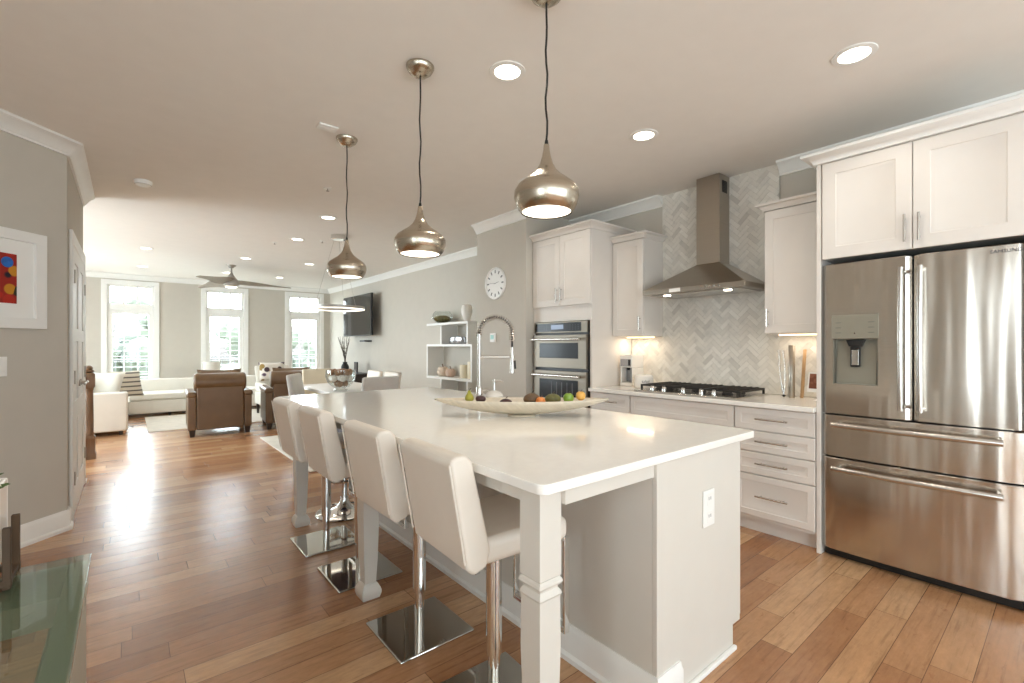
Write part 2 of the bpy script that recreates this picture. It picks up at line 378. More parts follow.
def run_crown(name, pts, closed=False, d=.085, h=.1, z=CZ, m=None):
    """mitred moulding; pts = polyline on the wall, room on the left-hand side"""
    b = B(); prof = crown_prof(d, h); P = [Vector((p[0], p[1])) for p in pts]; rings = []
    for i, p in enumerate(P):
        dirs = []
        if i: dirs.append((P[i] - P[i - 1]).normalized())
        if i < len(P) - 1: dirs.append((P[i + 1] - P[i]).normalized())
        ns = [Vector((-q.y, q.x)) for q in dirs]
        if len(ns) == 2: n = (ns[0] + ns[1]); n = n / max(.2, n.dot(ns[0]))
        else: n = ns[0]
        rings.append([b.bm.verts.new((p.x + n.x * o, p.y + n.y * o, z + dz)) for o, dz in prof])
    k = len(prof)
    for A, C in zip(rings, rings[1:]):
        for j in range(k): b.bm.faces.new((A[j], A[(j + 1) % k], C[(j + 1) % k], C[j]))
    b.bm.faces.new(rings[0][::-1]); b.bm.faces.new(rings[-1])
    return b
T0, T1 = 1.471, 2.503      # tile column edges
struct('trim_1', run_crown('t', [(XW, -2.9), (XW, T0 - .002)]), M['trim'])
struct('trim_2', run_crown('t', [(XW, T1 + .002), (XW, BY0)]), M['trim'])
struct('trim_3', run_crown('t', [(BX, BY0), (BX, BY1)]), M['trim'])
struct('trim_4', run_crown('t', [(XW, BY1), (XW, YF), (XL + .01, YF)]), M['trim'])
dq = (XH - 2.1, YC - 2.1)
struct('trim_5', run_crown('t', [(XH, YE - .0), (XH, YC), dq]), M['trim'])
def base_prof(): return [(0, 0), (.028, 0), (.028, .02), (.016, .03), (.016, .115), (.01, .125), (.006, .14), (0, .14)]
def run_base(pts):
    b = B(); prof = base_prof(); P = [Vector((p[0], p[1])) for p in pts]; rings = []
    for i, p in enumerate(P):
        dirs = []
        if i: dirs.append((P[i] - P[i - 1]).normalized())
        if i < len(P) - 1: dirs.append((P[i + 1] - P[i]).normalized())
        ns = [Vector((-q.y, q.x)) for q in dirs]
        n = (ns[0] + ns[1]) / max(.2, (ns[0] + ns[1]).dot(ns[0])) if len(ns) == 2 else ns[0]
        rings.append([b.bm.verts.new((p.x + n.x * o, p.y + n.y * o, z)) for o, z in prof])
    k = len(prof)
    for A, C in zip(rings, rings[1:]):
        for j in range(k): b.bm.faces.new((A[j], A[(j + 1) % k], C[(j + 1) % k], C[j]))
    b.bm.faces.new(rings[0][::-1]); b.bm.faces.new(rings[-1]); return b
struct('baseboard_left', run_base([(XH, YC + .1), (XH, YC), dq]), M['trim'])
struct('baseboard_right', run_base([(XW, BY1), (XW, YF)]), M['trim'])
struct('baseboard_far', run_base([(XW - .03, YF), (XL, YF)]), M['trim'])
struct('baseboard_hall', run_base([(XH, YE), (XH, YE - .1)]), M['trim'])
struct('baseboard_clock', run_base([(BX, BY0), (BX, BY1)]), M['trim'])

# windows of the far wall
def window(n, cx):
    r = struct_root('window_%d' % n, (cx, YF, 0)); w = WW - .04
    b = B(); y0, y1 = YF - .03, YF
    for s in (-1, 1): b.box(cx + s * (w + .045) - .045, cx + s * (w + .045) + .045, y0, y1, .3, 2.5)
    b.box(cx - w - .09, cx + w + .09, y0, y1, 2.5, 2.59); build('window_casing', b, M['trim'], r, .006)
    b = B(); fy0, fy1 = YF + .02, YF + .07
    for s in (-1, 1): b.box(cx + s * (w - .02) - .02, cx + s * (w - .02) + .02, fy0, fy1, .3, 2.5)
    b.box(cx - w + .04, cx + w - .04, fy0, fy1, 2.46, 2.5); b.box(cx - w + .04, cx + w - .04, fy0 - .01, fy1, 2.0, 2.13)
    b.box(cx - w + .04, cx + w - .04, fy0, fy1, .3, .42)
    for s in (-1, 1): b.box(cx + s * (w - .06) - .025, cx + s * (w - .06) + .025, fy0, fy1, .42, 2.0)
    b.box(cx - w + .08, cx + w - .08, fy0, fy1, 1.93, 2.0)
    build('window_frame', b, M['trim'], r, .004)
    b = B()
    for k in (-1, 1):
        x = cx + k * (w - .04) / 3; b.box(x - .013, x + .013, fy0 - .0, fy1 - .0, 2.13, 2.46); b.box(x - .007, x + .007, fy0 + .01, fy1 - .01, .42, 1.93)
    for z in (.72, 1.02, 1.32, 1.62): b.box(cx - w + .08, cx + w - .08, fy0 + .012, fy1 - .012, z - .007, z + .007)
    build('muntin', b, M['trim'], r)
    b = B(); b.box(cx - w + .04, cx + w - .04, fy0 + .022, fy0 + .026, 2.13, 2.46); b.box(cx - w + .085, cx + w - .085, fy0 + .022, fy0 + .026, .42, 1.93)
    build('pane', b, M['pane'], r)
    b = B()
    for k in range(14):
        z = .45 + k * .105; b.hexa([(cx - w + .09, fy0 - .028, z), (cx + w - .09, fy0 - .028, z), (cx - w + .09, fy0 + .008, z + .004), (cx + w - .09, fy0 + .008, z + .004),
                                    (cx - w + .09, fy0 - .028, z + .002), (cx + w - .09, fy0 - .028, z + .002), (cx - w + .09, fy0 + .008, z + .006), (cx + w - .09, fy0 + .008, z + .006)])
    build('blind', b, M['blind'], r)
for i, x in enumerate(WX): window(i + 1, x)
def plain_window(n, axis, c, at, half, z0, z1, sgn):
    r = struct_root('window_%d' % n, (c, at, 0) if axis == 'x' else (at, c, 0))
    def bx(b, p, q, d0, d1, a, e):
        d0, d1 = sorted((at + sgn * d0, at + sgn * d1))
        b.box(p, q, d0, d1, a, e) if axis == 'x' else b.box(d0, d1, p, q, a, e)
    b = B()
    for s in (-1, 1): bx(b, c + s * (half + .045) - .045, c + s * (half + .045) + .045, -.03, 0, z0 - .09, z1 + .09)
    bx(b, c - half, c + half, -.03, 0, z1, z1 + .09); bx(b, c - half, c + half, -.03, 0, z0 - .09, z0); build('window_casing', b, M['trim'], r, .005)
    b = B()
    for s in (-1, 0, 1): bx(b, c + s * (half - .03) - .03, c + s * (half - .03) + .03, .03, .08, z0, z1)
    for z in (z0, z1 - .06): bx(b, c - half + .06, c - .03, .03, .08, z, z + .06); bx(b, c + .03, c + half - .06, .03, .08, z, z + .06)
    build('window_frame', b, M['trim'], r, .004)
    b = B(); bx(b, c - half + .06, c - .03, .05, .055, z0 + .06, z1 - .06); bx(b, c + .03, c + half - .06, .05, .055, z0 + .06, z1 - .06); build('pane', b, M['pane'], r)
plain_window(4, 'y', -.7, XL, .6, .1, 2.3, -1)
plain_window(8, 'y', 10.0, XL, 1.0, .2, 2.5, -1)  # unseen window added to brighten the sofa, right wall and far ceiling
plain_window(7, 'y', 7.4, XL, .9, .2, 2.5, -1)  # out-of-view window added to light the middle of the room
plain_window(5, 'x', -.85, YR, 1.35, .2, 2.5, -1)
plain_window(6, 'x', 2.3, YR, 1.3, .2, 2.5, -1)

# closet double door on the hall wall
r = struct_root('door_1', (XH, 5.2, 0))
dy0, dy1, dz = 4.72, 5.84, 2.04
b = B(); b.box(XH, XH + .022, dy0 - .09, dy0, 0, dz + .09); b.box(XH, XH + .022, dy1, dy1 + .09, 0, dz + .09); b.box(XH, XH + .022, dy0, dy1, dz, dz + .09)
build('door_casing', b, M['trim'], r, .006)
for k in (0, 1):
    a = dy0 + .006 + k * (dy1 - dy0) / 2; e = a + (dy1 - dy0) / 2 - .012
    b = B(); b.box(XH, XH + .008, a, e, .01, dz - .006)
    for (p, q) in ((a, a + .1), (e - .1, e)): b.box(XH + .008, XH + .018, p, q, .01, dz - .006)
    for (p, q) in ((.01, .22), (.72, .86), (1.32, 1.42), (1.92, dz - .006)): b.box(XH + .008, XH + .018, a + .1, e - .1, p, q)
    lf = build('door_leaf', b, M['trim'], r, .003)
    hy = e - .05 if k == 0 else a + .05
    b = B(); b.cyl((XH + .018, hy, .98), (XH + .028, hy, .98), .026, seg=16); b.cyl((XH + .02, hy, .98), (XH + .06, hy, .98), .009); b.tube([(XH + .058, hy, .98), (XH + .062, hy + (-.05 if k == 0 else .05), .98), (XH + .06, hy + (-.11 if k == 0 else .11), .975)], .009)
    build('door_handle', b, M['mid_metal'], lf)
    for z in (.3, 1.05, 1.8):
        y = a + .002 if k == 0 else e - .002
        build('hinge', B().cyl((XH + .022, y, z - .05), (XH + .022, y, z + .05), .008, seg=8), M['mid_metal'], lf)

# herringbone marble backsplash (one tiled surface)
def backsplash():
    b = B(); bm = b.bm; Wd, n = .036, 3; g = .0009; s2 = math.sqrt(.5)
    zs, ys = 1.8, 1.95
    regions = [(T0, T1, .905, CZ), (1.027, T0, .905, 1.372), (T1, 2.85, .905, 1.372)]
    def tile(x, y, w, h, reg):
        y0, y1, z0, z1 = reg
        q = [(x + g / Wd, y + g / Wd), (x + w - g / Wd, y + g / Wd), (x + w - g / Wd, y + h - g / Wd), (x + g / Wd, y + h - g / Wd)]
        pts = [(ys + (a - c) * s2 * Wd, zs + (a + c) * s2 * Wd) for a, c in q]
        def clip(P, ax, val, keep):
            out = []
            for i in range(len(P)):
                A, C = P[i], P[(i + 1) % len(P)]; ia, ic = (A[ax] - val) * keep >= 0, (C[ax] - val) * keep >= 0
                if ia: out.append(A)
                if ia != ic:
                    t = (val - A[ax]) / (C[ax] - A[ax]); out.append((A[0] + (C[0] - A[0]) * t, A[1] + (C[1] - A[1]) * t))
            return out
        for ax, val, kp in ((0, y0, 1), (0, y1, -1), (1, z0, 1), (1, z1, -1)):
            pts = clip(pts, ax, val, kp)
            if len(pts) < 3: return
        ar = abs(sum(pts[i][0] * pts[(i + 1) % len(pts)][1] - pts[(i + 1) % len(pts)][0] * pts[i][1] for i in range(len(pts)))) / 2
        if ar < 3e-5: return
        f = [bm.verts.new((XW - .009, p[0], p[1])) for p in pts]; k = [bm.verts.new((XW - .002, p[0], p[1])) for p in pts]
        bm.faces.new(f); 
        for i in range(len(pts)): bm.faces.new((f[i], k[i], k[(i + 1) % len(pts)], f[(i + 1) % len(pts)]))
    for reg in regions:
        for k in range(-60, 61):
            for m in range(-18, 19):
                ox, oy = k + m * n, k - m * n
                cy, cz = ys + (ox - oy) * s2 * Wd, zs + (ox + oy) * s2 * Wd
                if cy < reg[0] - .4 or cy > reg[1] + .4 or cz < reg[2] - .4 or cz > reg[3] + .4: continue
                tile(ox, oy, n, 1, reg); tile(ox, oy + 1, 1, n, reg)
    o = build('wall_backsplash', b, M['marble']); o['kind'] = 'structure'
    gb = B()
    for y0, y1, z0, z1 in regions: gb.box(XW - .006, XW - .001, y0, y1, z0, z1)
    build('grout', gb, mat('grout', (206, 202, 194), .9), o)
backsplash()

# ------------------------------------------------------------------ kitchen run along the right wall
def front(b, x, y0, y1, z0, z1, f=.055, th=.02):
    """door or drawer face looking towards -X with a moulded recessed panel"""
    rings = []
    for ins, dep in ((0, th), (0, .003), (.003, 0), (f, 0), (f + .004, .004), (f + .012, .005), (f + .02, .009)):
        rings.append([b.bm.verts.new((x + dep, yy, zz)) for yy, zz in ((y0 + ins, z0 + ins), (y1 - ins, z0 + ins), (y1 - ins, z1 - ins), (y0 + ins, z1 - ins))])
    for A, C in zip(rings, rings[1:]):
        for j in range(4): b.bm.faces.new((A[j], A[(j + 1) % 4], C[(j + 1) % 4], C[j]))
    b.bm.faces.new(rings[-1]); b.bm.faces.new(rings[0][::-1]); return b
def bar_handle(parent, x, p0, p1, name='handle'):
    """round bar on two posts in front of a face at x; p0,p1 = (y,z)"""
    b = B(); d = Vector((0, p1[0] - p0[0], p1[1] - p0[1])); a = Vector((x - .03, p0[0], p0[1])); e = a + d
    b.cyl(a, e, .006, seg=10)
    for t in (.15, .85):
        q = a + d * t; b.cyl(q, (x, q.y, q.z), .0045, seg=8)
    return build(name, b, M['steel_h'], parent)
def cab_crown(x, y0, y1, z, d=.06, h=.06, left=True, right=True):
    pts = []
    if right: pts.append((XW - .01, y0))
    pts += [(x, y0), (x, y1)]
    if left: pts.append((XW - .01, y1))
    b = B(); prof = [(-.01, 0), (.012, 0), (.014, .012), (.03, .03), (d - .006, h - .02), (d, h - .016), (d, h), (-.01, h)]
    P = [Vector(p) for p in pts]; rings = []
    for i, p in enumerate(P):
        dirs = []
        if i: dirs.append((P[i] - P[i - 1]).normalized())
        if i < len(P) - 1: dirs.append((P[i + 1] - P[i]).normalized())
        ns = [Vector((-q.y, q.x)) for q in dirs]
        nn = (ns[0] + ns[1]) / max(.2, (ns[0] + ns[1]).dot(ns[0])) if len(ns) == 2 else ns[0]
        rings.append([b.bm.verts.new((p.x + nn.x * o, p.y + nn.y * o, z + q)) for o, q in prof])
    k = len(prof)
    for A, C in zip(rings, rings[1:]):
        for j in range(k): b.bm.faces.new((A[j], A[(j + 1) % k], C[(j + 1) % k], C[j]))
    b.bm.faces.new(rings[0][::-1]); b.bm.faces.new(rings[-1])
    return b
XF = 3.29   # base cabinet fronts
def base_unit(name, label, y0, y1, rows, handle_rows):
    r = thing(name, label, 'cabinet', (XF + .3, (y0 + y1) / 2, 0), 'base cabinets under the range wall worktop')
    b = B().box(XF + .022, XW - .005, y0 + .001, y1 - .001, .1, .868); b.box(XF + .08, XW - .1, y0 + .001, y1 - .001, 0, .1)
    build('cabinet_body', b, M['cabinet'], r)
    for i, (z0, z1) in enumerate(rows):
        dr = build('drawer', front(B(), XF, y0 + .004, y1 - .004, z0, z1, .042), M['cabinet'], r)
        if handle_rows[i]:
            c = (y0 + y1) / 2; h = min(.1, (y1 - y0) / 4); z = (z0 + z1) / 2 + .005
            bar_handle(dr, XF, (c - h, z), (c + h, z))
    return r
base_unit('base_cabinet', 'pale grey four-drawer cabinet beside the steel refrigerator', 1.027, 1.53, [(.712, .862), (.567, .705), (.413, .56), (.125, .406)], [1, 1, 1, 1])
base_unit('base_cabinet', 'wide pale grey cabinet front directly under the gas cooktop', 1.532, 2.412, [(.712, .862), (.413, .705), (.125, .406)], [0, 1, 1])
base_unit('base_cabinet', 'narrow pale grey drawer cabinet between cooktop and oven tower', 2.414, 2.848, [(.712, .862), (.125, .705)], [1, 1])
ct = build('worktop', B().box(3.255, XW - .01, 1.026, 2.848, .87, .902), M['quartz'], None, .004, loc=(3.6, 1.93, .87))
tag(ct, 'white quartz worktop along the marble wall holding the gas cooktop', 'worktop')

# upper cabinets
def upper(name, label, x, y0, y1, z0, z1, doors, hside, ch, crown=None, right=True, left=True, grp=None, body_bottom=True):
    r = thing(name, label, 'cabinet', ((x + XW) / 2, (y0 + y1) / 2, z0), grp)
    build('cabinet_body', B().box(x + .022, XW - .012, y0, y1, z0, z1 + .012), M['cabinet'], r, .002)
    wd = (y1 - y0) / doors
    for k in range(doors):
        d = build('door', front(B(), x, y0 + k * wd + .003, y0 + (k + 1) * wd - .003, z0 + .004, z1 - .003, .06), M['cabinet'], r)
        hy = {'lo': y0 + k * wd + .03, 'hi': y0 + (k + 1) * wd - .03, 'mid': (y0 + wd - .03 if k == 0 else y0 + wd + .03)}[hside]
        bar_handle(d, x, (hy, z0 + .05), (hy, z0 + .05 + ch))
    build('crown_molding', cab_crown(x + .012, y0, y1, z1 + .006, .05, .052, right=right, left=left), M['cabinet'], r)
    return r
UX = 3.6
ul = upper('wall_cabinet', 'single-door pale wall cabinet between oven tower and range hood', UX, 2.497, 2.846, 1.375, 2.265, 1, 'lo', .13, left=False)
ur = upper('wall_cabinet', 'single-door pale wall cabinet between range hood and refrigerator', UX, 1.026, 1.456, 1.372, 2.265, 1, 'hi', .13, right=False)
for u, y0, y1 in ((ul, 2.52, 2.82), (ur, 1.04, 1.43)):
    build('led_strip', B().box(UX + .2, UX + .215, y0, y1, 1.362, 1.3715), M['strip'], u)
    light('under_cabinet_light', 'AREA', (UX + .2, (y0 + y1) / 2, 1.355), .8, (1, .84, .66), shape='RECTANGLE', size=.05, size_y=y1 - y0)

# fridge alcove: side panel + cabinet over the fridge
r = thing('fridge_cabinet', 'two-door cream cabinet above the stainless steel refrigerator', 'cabinet', (3.6, .56, 1.8))
b = B().box(3.295, XW - .01, .999, 1.024, 0, 2.40); b.box(3.295, XW - .01, .11, .135, 0, 2.40)
build('side_panel', b, M['cabinet'], r, .002)
build('cabinet_body', B().box(3.31, XW - .01, .137, .997, 1.815, 2.41), M['cabinet'], r)
for k, (a, e) in enumerate(((.567, .992), (.14, .563))):
    d = build('door', front(B(), 3.288, a, e, 1.812, 2.395, .07), M['cabinet'], r)
    hy = a + .028 if k == 0 else e - .028; bar_handle(d, 3.288, (hy, 1.85), (hy, 2.0))
build('crown_molding', cab_crown(3.285, .11, 1.024, 2.40, .065, .06), M['trim'], r)

# refrigerator (french doors, two drawers)
FX = 3.28; fy0, fy1 = .150, .996; fc = .565
r = thing('refrigerator', 'stainless steel french-door refrigerator with two bottom freezer drawers', 'refrigerator', (3.6, fc, 0))
build('body', B().box(3.35, XW - .03, fy0 + .004, fy1 - .004, .025, 1.765), M['black'], r)
build('foot_grille', B().box(3.33, 3.38, fy0 + .01, fy1 - .01, .004, .05), M['black'], r, .004)
def fdoor(name, y0, y1, z0, z1, cut=None):
    """slightly bowed steel front with rounded sides"""
    b = B(); n = 18; R = []
    for i in range(n + 1):
        t = i / n; y = y0 + (y1 - y0) * t; e = min(t, 1 - t) * (y1 - y0)
        rnd = .022 * (1 - math.sqrt(max(0, 1 - (1 - min(1, e / .022)) ** 2)))
        R.append((FX + rnd + .012 * abs(2 * (y - fc) / (fy1 - fy0)) ** 2, y))
    ys = [p[1] for p in R]
    if cut: ys = sorted(ys + [cut[0], cut[1]])
    def xat(y):
        for (xa, ya), (xb, yb) in zip(R, R[1:]):
            if ya <= y <= yb + 1e-9: return xa + (xb - xa) * (y - ya) / (yb - ya)
        return R[-1][0]
    zs = [z0, z0 + .004, z1 - .004, z1] if not cut else [z0, z0 + .004, cut[2], cut[3], z1 - .004, z1]
    G = [[b.bm.verts.new((xat(y) + (.004 if z in (z0, z1) else 0), y, z)) for z in zs] for y in ys]
    Bk = [[b.bm.verts.new((3.348, y, z)) for z in zs] for y in ys]
    for i in range(len(ys) - 1):
        for j in range(len(zs) - 1):
            if cut and cut[0] - 1e-6 <= ys[i] and ys[i + 1] <= cut[1] + 1e-6 and j == 2: continue
            b.bm.faces.new((G[i][j], G[i][j + 1], G[i + 1][j + 1], G[i + 1][j]))
        for j in (0, len(zs) - 1): b.bm.faces.new((G[i][j], G[i + 1][j], Bk[i + 1][j], Bk[i][j]))
    for i in (0, len(ys) - 1):
        for j in range(len(zs) - 1): b.bm.faces.new((G[i][j], G[i][j + 1], Bk[i][j + 1], Bk[i][j]))
    return build(name, b, M['steel'], r)
dl = fdoor('door', fc + .004, fy1, .875, 1.777, (.715, .935, 1.055, 1.462))
dr = fdoor('door', fy0, fc - .004, .875, 1.777)
d1 = fdoor('freezer_drawer', fy0, fy1, .617, .866)
d2 = fdoor('freezer_drawer', fy0, fy1, .055, .608)
for d, s in ((dl, 1), (dr, -1)):
    y = fc + s * .04; b = B(); n = 14; pts = []
    for i in range(n + 1):
        t = i / n; pts.append((FX - .05 - .014 * math.sin(PI * t), y,   .93 + (1.71 - .93) * t))
    b.tube(pts, .013, 12)
    for z in (.945, 1.695): b.cyl((FX - .05, y, z), (FX + .004, y, z), .011)
    build('handle', b, M['steel_h'], d)
for d, z in ((d1, .815), (d2, .555)):
    b = B(); n = 14; pts = []
    for i in range(n + 1):
        t = i / n; pts.append((FX - .05 - .016 * math.sin(PI * t), fy0 + .07 + (fy1 - fy0 - .14) * t, z))
    b.tube(pts, .017, 12)
    for y in (fy0 + .09, fy1 - .09): b.cyl((FX - .05, y, z), (FX + .01, y, z), .012)
    build('handle', b, M['steel_h'], d)
# dispenser
x0 = FX + .004
ds = build('dispenser_panel', B().box(x0 - .004, x0 + .01, .71, .94, 1.325, 1.468), M['grey_ctl'], dl, .003)
for k in range(3):
    for yy in (.905, .745): build('key_mark', B().box(x0 - .0052, x0 - .004, yy - .014, yy + .014, 1.36 + k * .03, 1.3625 + k * .03), M['logo'], ds)
build('key_mark', B().box(x0 - .0052, x0 - .004, .82, .828, 1.353, 1.362), M['steel_h'], ds)
b = B(); b.box(x0 + .056, x0 + .06, .715, .935, 1.055, 1.325); b.box(x0 + .002, x0 + .058, .715, .718, 1.055, 1.325); b.box(x0 + .002, x0 + .058, .932, .935, 1.055, 1.325); b.box(x0 + .002, x0 + .058, .718, .932, 1.055, 1.06)
b.hexa([(x0 + .03, .73, 1.06), (x0 + .055, .73, 1.06), (x0 + .03, .92, 1.06), (x0 + .055, .92, 1.06), (x0 + .05, .73, 1.31), (x0 + .055, .73, 1.31), (x0 + .05, .92, 1.31), (x0 + .055, .92, 1.31)])
build('dispenser_recess', b, M['grey_ctl'], dl)
b = B(); b.frustum(x0 + .026, .825, 1.28, 1.32, .022, .03, .024, .045); b.box(x0 + .012, x0 + .022, .80, .85, 1.16, 1.285); build('dispenser_paddle', b, M['black'], dl, .004)
build('paddle_face', B().box(x0 + .009, x0 + .0125, .808, .842, 1.17, 1.26), M['steel_h'], dl, .002)
lettering('brand_lettering', 'SAMSUNG', .024, Matrix.Translation((FX + .0015, .215, 1.745)) @ Matrix.Rotation(math.radians(-90), 4, 'Z') @ Matrix.Rotation(PI / 2, 4, 'X'), M['logo'], dr)

# oven tower
OX = 3.30; oy0, oy1 = 2.852, 3.646
r = thing('oven_tower_cabinet', 'tall pale cabinet tower housing the double wall oven', 'cabinet', (3.6, 3.25, 0))
b = B().box(OX + .01, XW - .012, oy0, oy0 + .02, 0, 2.38); b.box(OX + .01, XW - .012, oy1 - .02, oy1, 0, 2.38); b.box(OX + .03, XW - .02, oy0 + .02, oy1 - .02, 1.53, 2.38)
b.box(OX + .03, XW - .02, oy0 + .02, oy1 - .02, .08, .42); b.box(OX + .012, OX + .03, oy0 + .02, oy1 - .02, 1.53, 1.69)
build('cabinet_body', b, M['cabinet'], r)
wd = (oy1 - oy0 - .008) / 2
for k in (0, 1):
    a = oy0 + .004 + k * wd; d = build('door', front(B(), OX - .01, a + .002, a + wd - .002, 1.68, 2.372, .062), M['cabinet'], r)
    hy = a + wd - .03 if k == 0 else a + .03; bar_handle(d, OX - .01, (hy, 1.72), (hy, 1.86))
build('crown_molding', cab_crown(OX, oy0, oy1 - .002, 2.376, .06, .062, left=False), M['cabinet'], r)
build('drawer', front(B(), OX - .01, oy0 + .004, oy1 - .004, .1, .41, .06), M['cabinet'], r)
# double wall oven
q0, q1 = 2.885, 3.614
r = thing('wall_oven', 'stainless double wall oven with dark glass doors in the cabinet tower', 'oven', (3.5, 3.25, .44))
build('oven_body', B().box(OX + .004, XW - .1, q0 + .002, q1 - .002, .435, 1.524), M['black'], r)
build('control_panel', B().box(OX - .014, OX + .003, q0, q1, 1.415, 1.525), M['oven_steel'], r, .003)
cp = build('display_panel', B().box(OX - .017, OX - .0145, q0 + .075, q1 - .02, 1.428, 1.512), M['oven_glass'], r, .002)
build('clock_display', B().box(OX - .0185, OX - .0172, 3.19, 3.36, 1.45, 1.495), mat('lit_display', (120, 130, 150), .3, emit=(120, 150, 190), estr=.25), cp)
for k in range(4):
    for j in range(3):
        for yy in (3.42, 2.99): build('key_mark', B().box(OX - .0182, OX - .0172, yy + k * .035, yy + .01 + k * .035, 1.445 + j * .02, 1.449 + j * .02), M['logo'], cp)
def oven_door(z0, z1, g0, g1):
    d = build('oven_door', B().box(OX - .03, OX + .003, q0, q1, z0, z1), M['oven_steel'], r, .004)
    build('window', B().box(OX - .034, OX - .0305, q0 + .1, q1 - .1, g0, g1), M['oven_glass'], d, .003)
    b = B(); z = z1 - .045; b.cyl((OX - .085, q0 + .04, z), (OX - .085, q1 - .04, z), .012)
    for y in (q0 + .07, q1 - .07): b.cyl((OX - .085, y, z), (OX - .03, y, z), .01)
    build('handle', b, M['steel_h'], d); return d
oven_door(1.068, 1.395, 1.165, 1.315)
lo = oven_door(.45, 1.04, .56, .955)
for k in range(5): build('rack_bar', B().box(OX - .0352, OX - .0342, 3.05 + k * .07, 3.06 + k * .07, .6, .93), M['logo'], lo)

# range hood
hx, hy0, hy1 = 3.451, 1.527, 2.398; hc = 1.963
r = thing('range_hood', 'stainless steel chimney range hood mounted on the herringbone marble', 'range hood', (3.7, hc, 1.72))
cx0, cy0, cy1 = 3.746, 1.862, 2.064; hb = XW - .011
b = B().box(hx, hb, hy0, hy1, 1.722, 1.76)
b.hexa([(hx, hy0, 1.76), (hb, hy0, 1.76), (hx, hy1, 1.76), (hb, hy1, 1.76), (cx0, cy0, 1.976), (hb, cy0, 1.976), (cx0, cy1, 1.976), (hb, cy1, 1.976)])
build('canopy', b, M['steel_v'], r, .003)
ch = build('chimney', B().box(cx0, hb, cy0, cy1, 1.976, CZ - .002), M['steel_v'], r, .003)
b = B().box(3.79, 3.87, cy0 - .003, cy0 - .0005, 2.56, 2.66)
for k in range(7): b.box(3.795, 3.865, cy0 - .006, cy0 - .003, 2.567 + k * .013, 2.572 + k * .013)
build('vent_grille', b, M['black'], ch)
for k in range(5): build('button', B().cyl((hx - .003, 1.72 + k * .035, 1.743), (hx, 1.72 + k * .035, 1.743), .008, seg=12), M['chrome'], r)
build('badge', B().box(hx - .003, hx - .0005, 2.04, 2.14, 1.727, 1.756), M['plate'], r, .001)
build('filter', B().box(hx + .05, hb - .05, hy0 + .06, hy1 - .06, 1.716, 1.7215), M['steel_h'], r)
for y in (1.70, 2.22):
    build('lamp', B().cyl((hx + .1, y, 1.7155), (hx + .1, y, 1.7095), .03, seg=20), M['led'], r)
    light('hood_lamp_light', 'SPOT', (hx + .1, y, 1.70), 2.0, (1, .9, .74), spot_size=2.0, spot_blend=.6, shadow_soft_size=.03)

# gas cooktop
r = thing('gas_cooktop', 'five-burner gas cooktop with black grates and steel knobs', 'cooktop', (3.6, 1.96, .902))
kx0, kx1, ky0, ky1 = 3.33, 3.85, 1.53, 2.41
build('cooktop_plate', B().box(kx0, kx1, ky0, ky1, .9025, .914), M['steel_h'], r, .004)
for (x, y, q) in ((3.50, 1.68, .04), (3.72, 1.68, .035), (3.61, 1.97, .055), (3.50, 2.26, .035), (3.72, 2.26, .04)):
    b = B(); b.lathe([(0, 0), (q, 0), (q, .01), (q * .8, .014), (q * .8, .02), (0, .022)], (x, y, .9145), 20); build('burner', b, M['iron'], r)
for k in range(3):
    a = ky0 + .015 + k * .285; e = a + .28; b = B(); z0, z1 = .942, .956; X0, X1 = kx0 + .09, kx1 - .015
    for y in (a, e - .012): b.box(X0, X1, y, y + .012, z0, z1)
    for x in (X0, X1 - .012): b.box(x, x + .012, a + .012, e - .012, z0, z1)
    for j in range(1, 6): y = a + j * (e - a) / 6; b.box(X0 + .012, X1 - .012, y - .005, y + .005, z0 + .002, z1 + .006)
    b.box((X0 + X1) / 2 - .006, (X0 + X1) / 2 + .006, a + .012, e - .012, z0, z1)
    for x in (X0, X1 - .014):
        for y in (a, e - .014): b.box(x, x + .014, y, y + .014, .9145, z0)
    build('grate', b, M['iron'], r)
for y in (1.72, 1.82, 1.97, 2.14, 2.25):
    b = B(); b.lathe([(0, 0), (.022, 0), (.022, .006), (.017, .008), (.015, .034), (.013, .037), (0, .037)], (kx0 + .045, y, .9145), 18); b.box(kx0 + .028, kx0 + .062, y - .003, y + .003, .951, .957); build('knob', b, M['chrome'], r)

# things on the range-wall worktop
r = thing('coffee_maker', 'small white single-serve coffee maker against the oven tower side', 'coffee maker', (3.70, 2.72, .902))
b = B().box(3.66, 3.84, 2.655, 2.80, .9025, .935); b.box(3.75, 3.84, 2.655, 2.80, .935, 1.08); b.box(3.655, 3.84, 2.655, 2.80, 1.08, 1.20)
for y in (2.655, 2.785): b.box(3.665, 3.75, y, y + .015, .935, 1.08)
build('body', b, M['ceramic'], r, .01, 3)
build('recess_panel', B().box(3.744, 3.7495, 2.6705, 2.7845, .9355, 1.0795), M['silver'], r)
build('drip_tray', B().box(3.668, 3.742, 2.676, 2.779, .9355, .945), M['steel_h'], r, .002)
build('front_panel', B().box(3.652, 3.6545, 2.668, 2.788, 1.09, 1.16), M['silver'], r, .001)
build('pod_button', B().box(3.6495, 3.6518, 2.672, 2.697, 1.10, 1.155), M['black'], r, .001)
build('spout', B().cyl((3.70, 2.727, 1.055), (3.70, 2.727, 1.0795), .012, .018), M['black'], r)
r = thing('canister', 'white ceramic canister with dark lettering beside the coffee maker', 'canister', (3.66, 2.53, .902))
b = B(); b.lathe([(0, 0), (.078, 0), (.085, .008), (.085, .1), (.082, .108), (.076, .112), (.074, .118), (0, .12)], (3.66, 2.53, .9025), 36); build('jar', b, M['ceramic'], r)
me = text_mesh('salad', .036, .0005); R = .0856
rot = math.atan2(-2.53, -3.66)   # towards the room
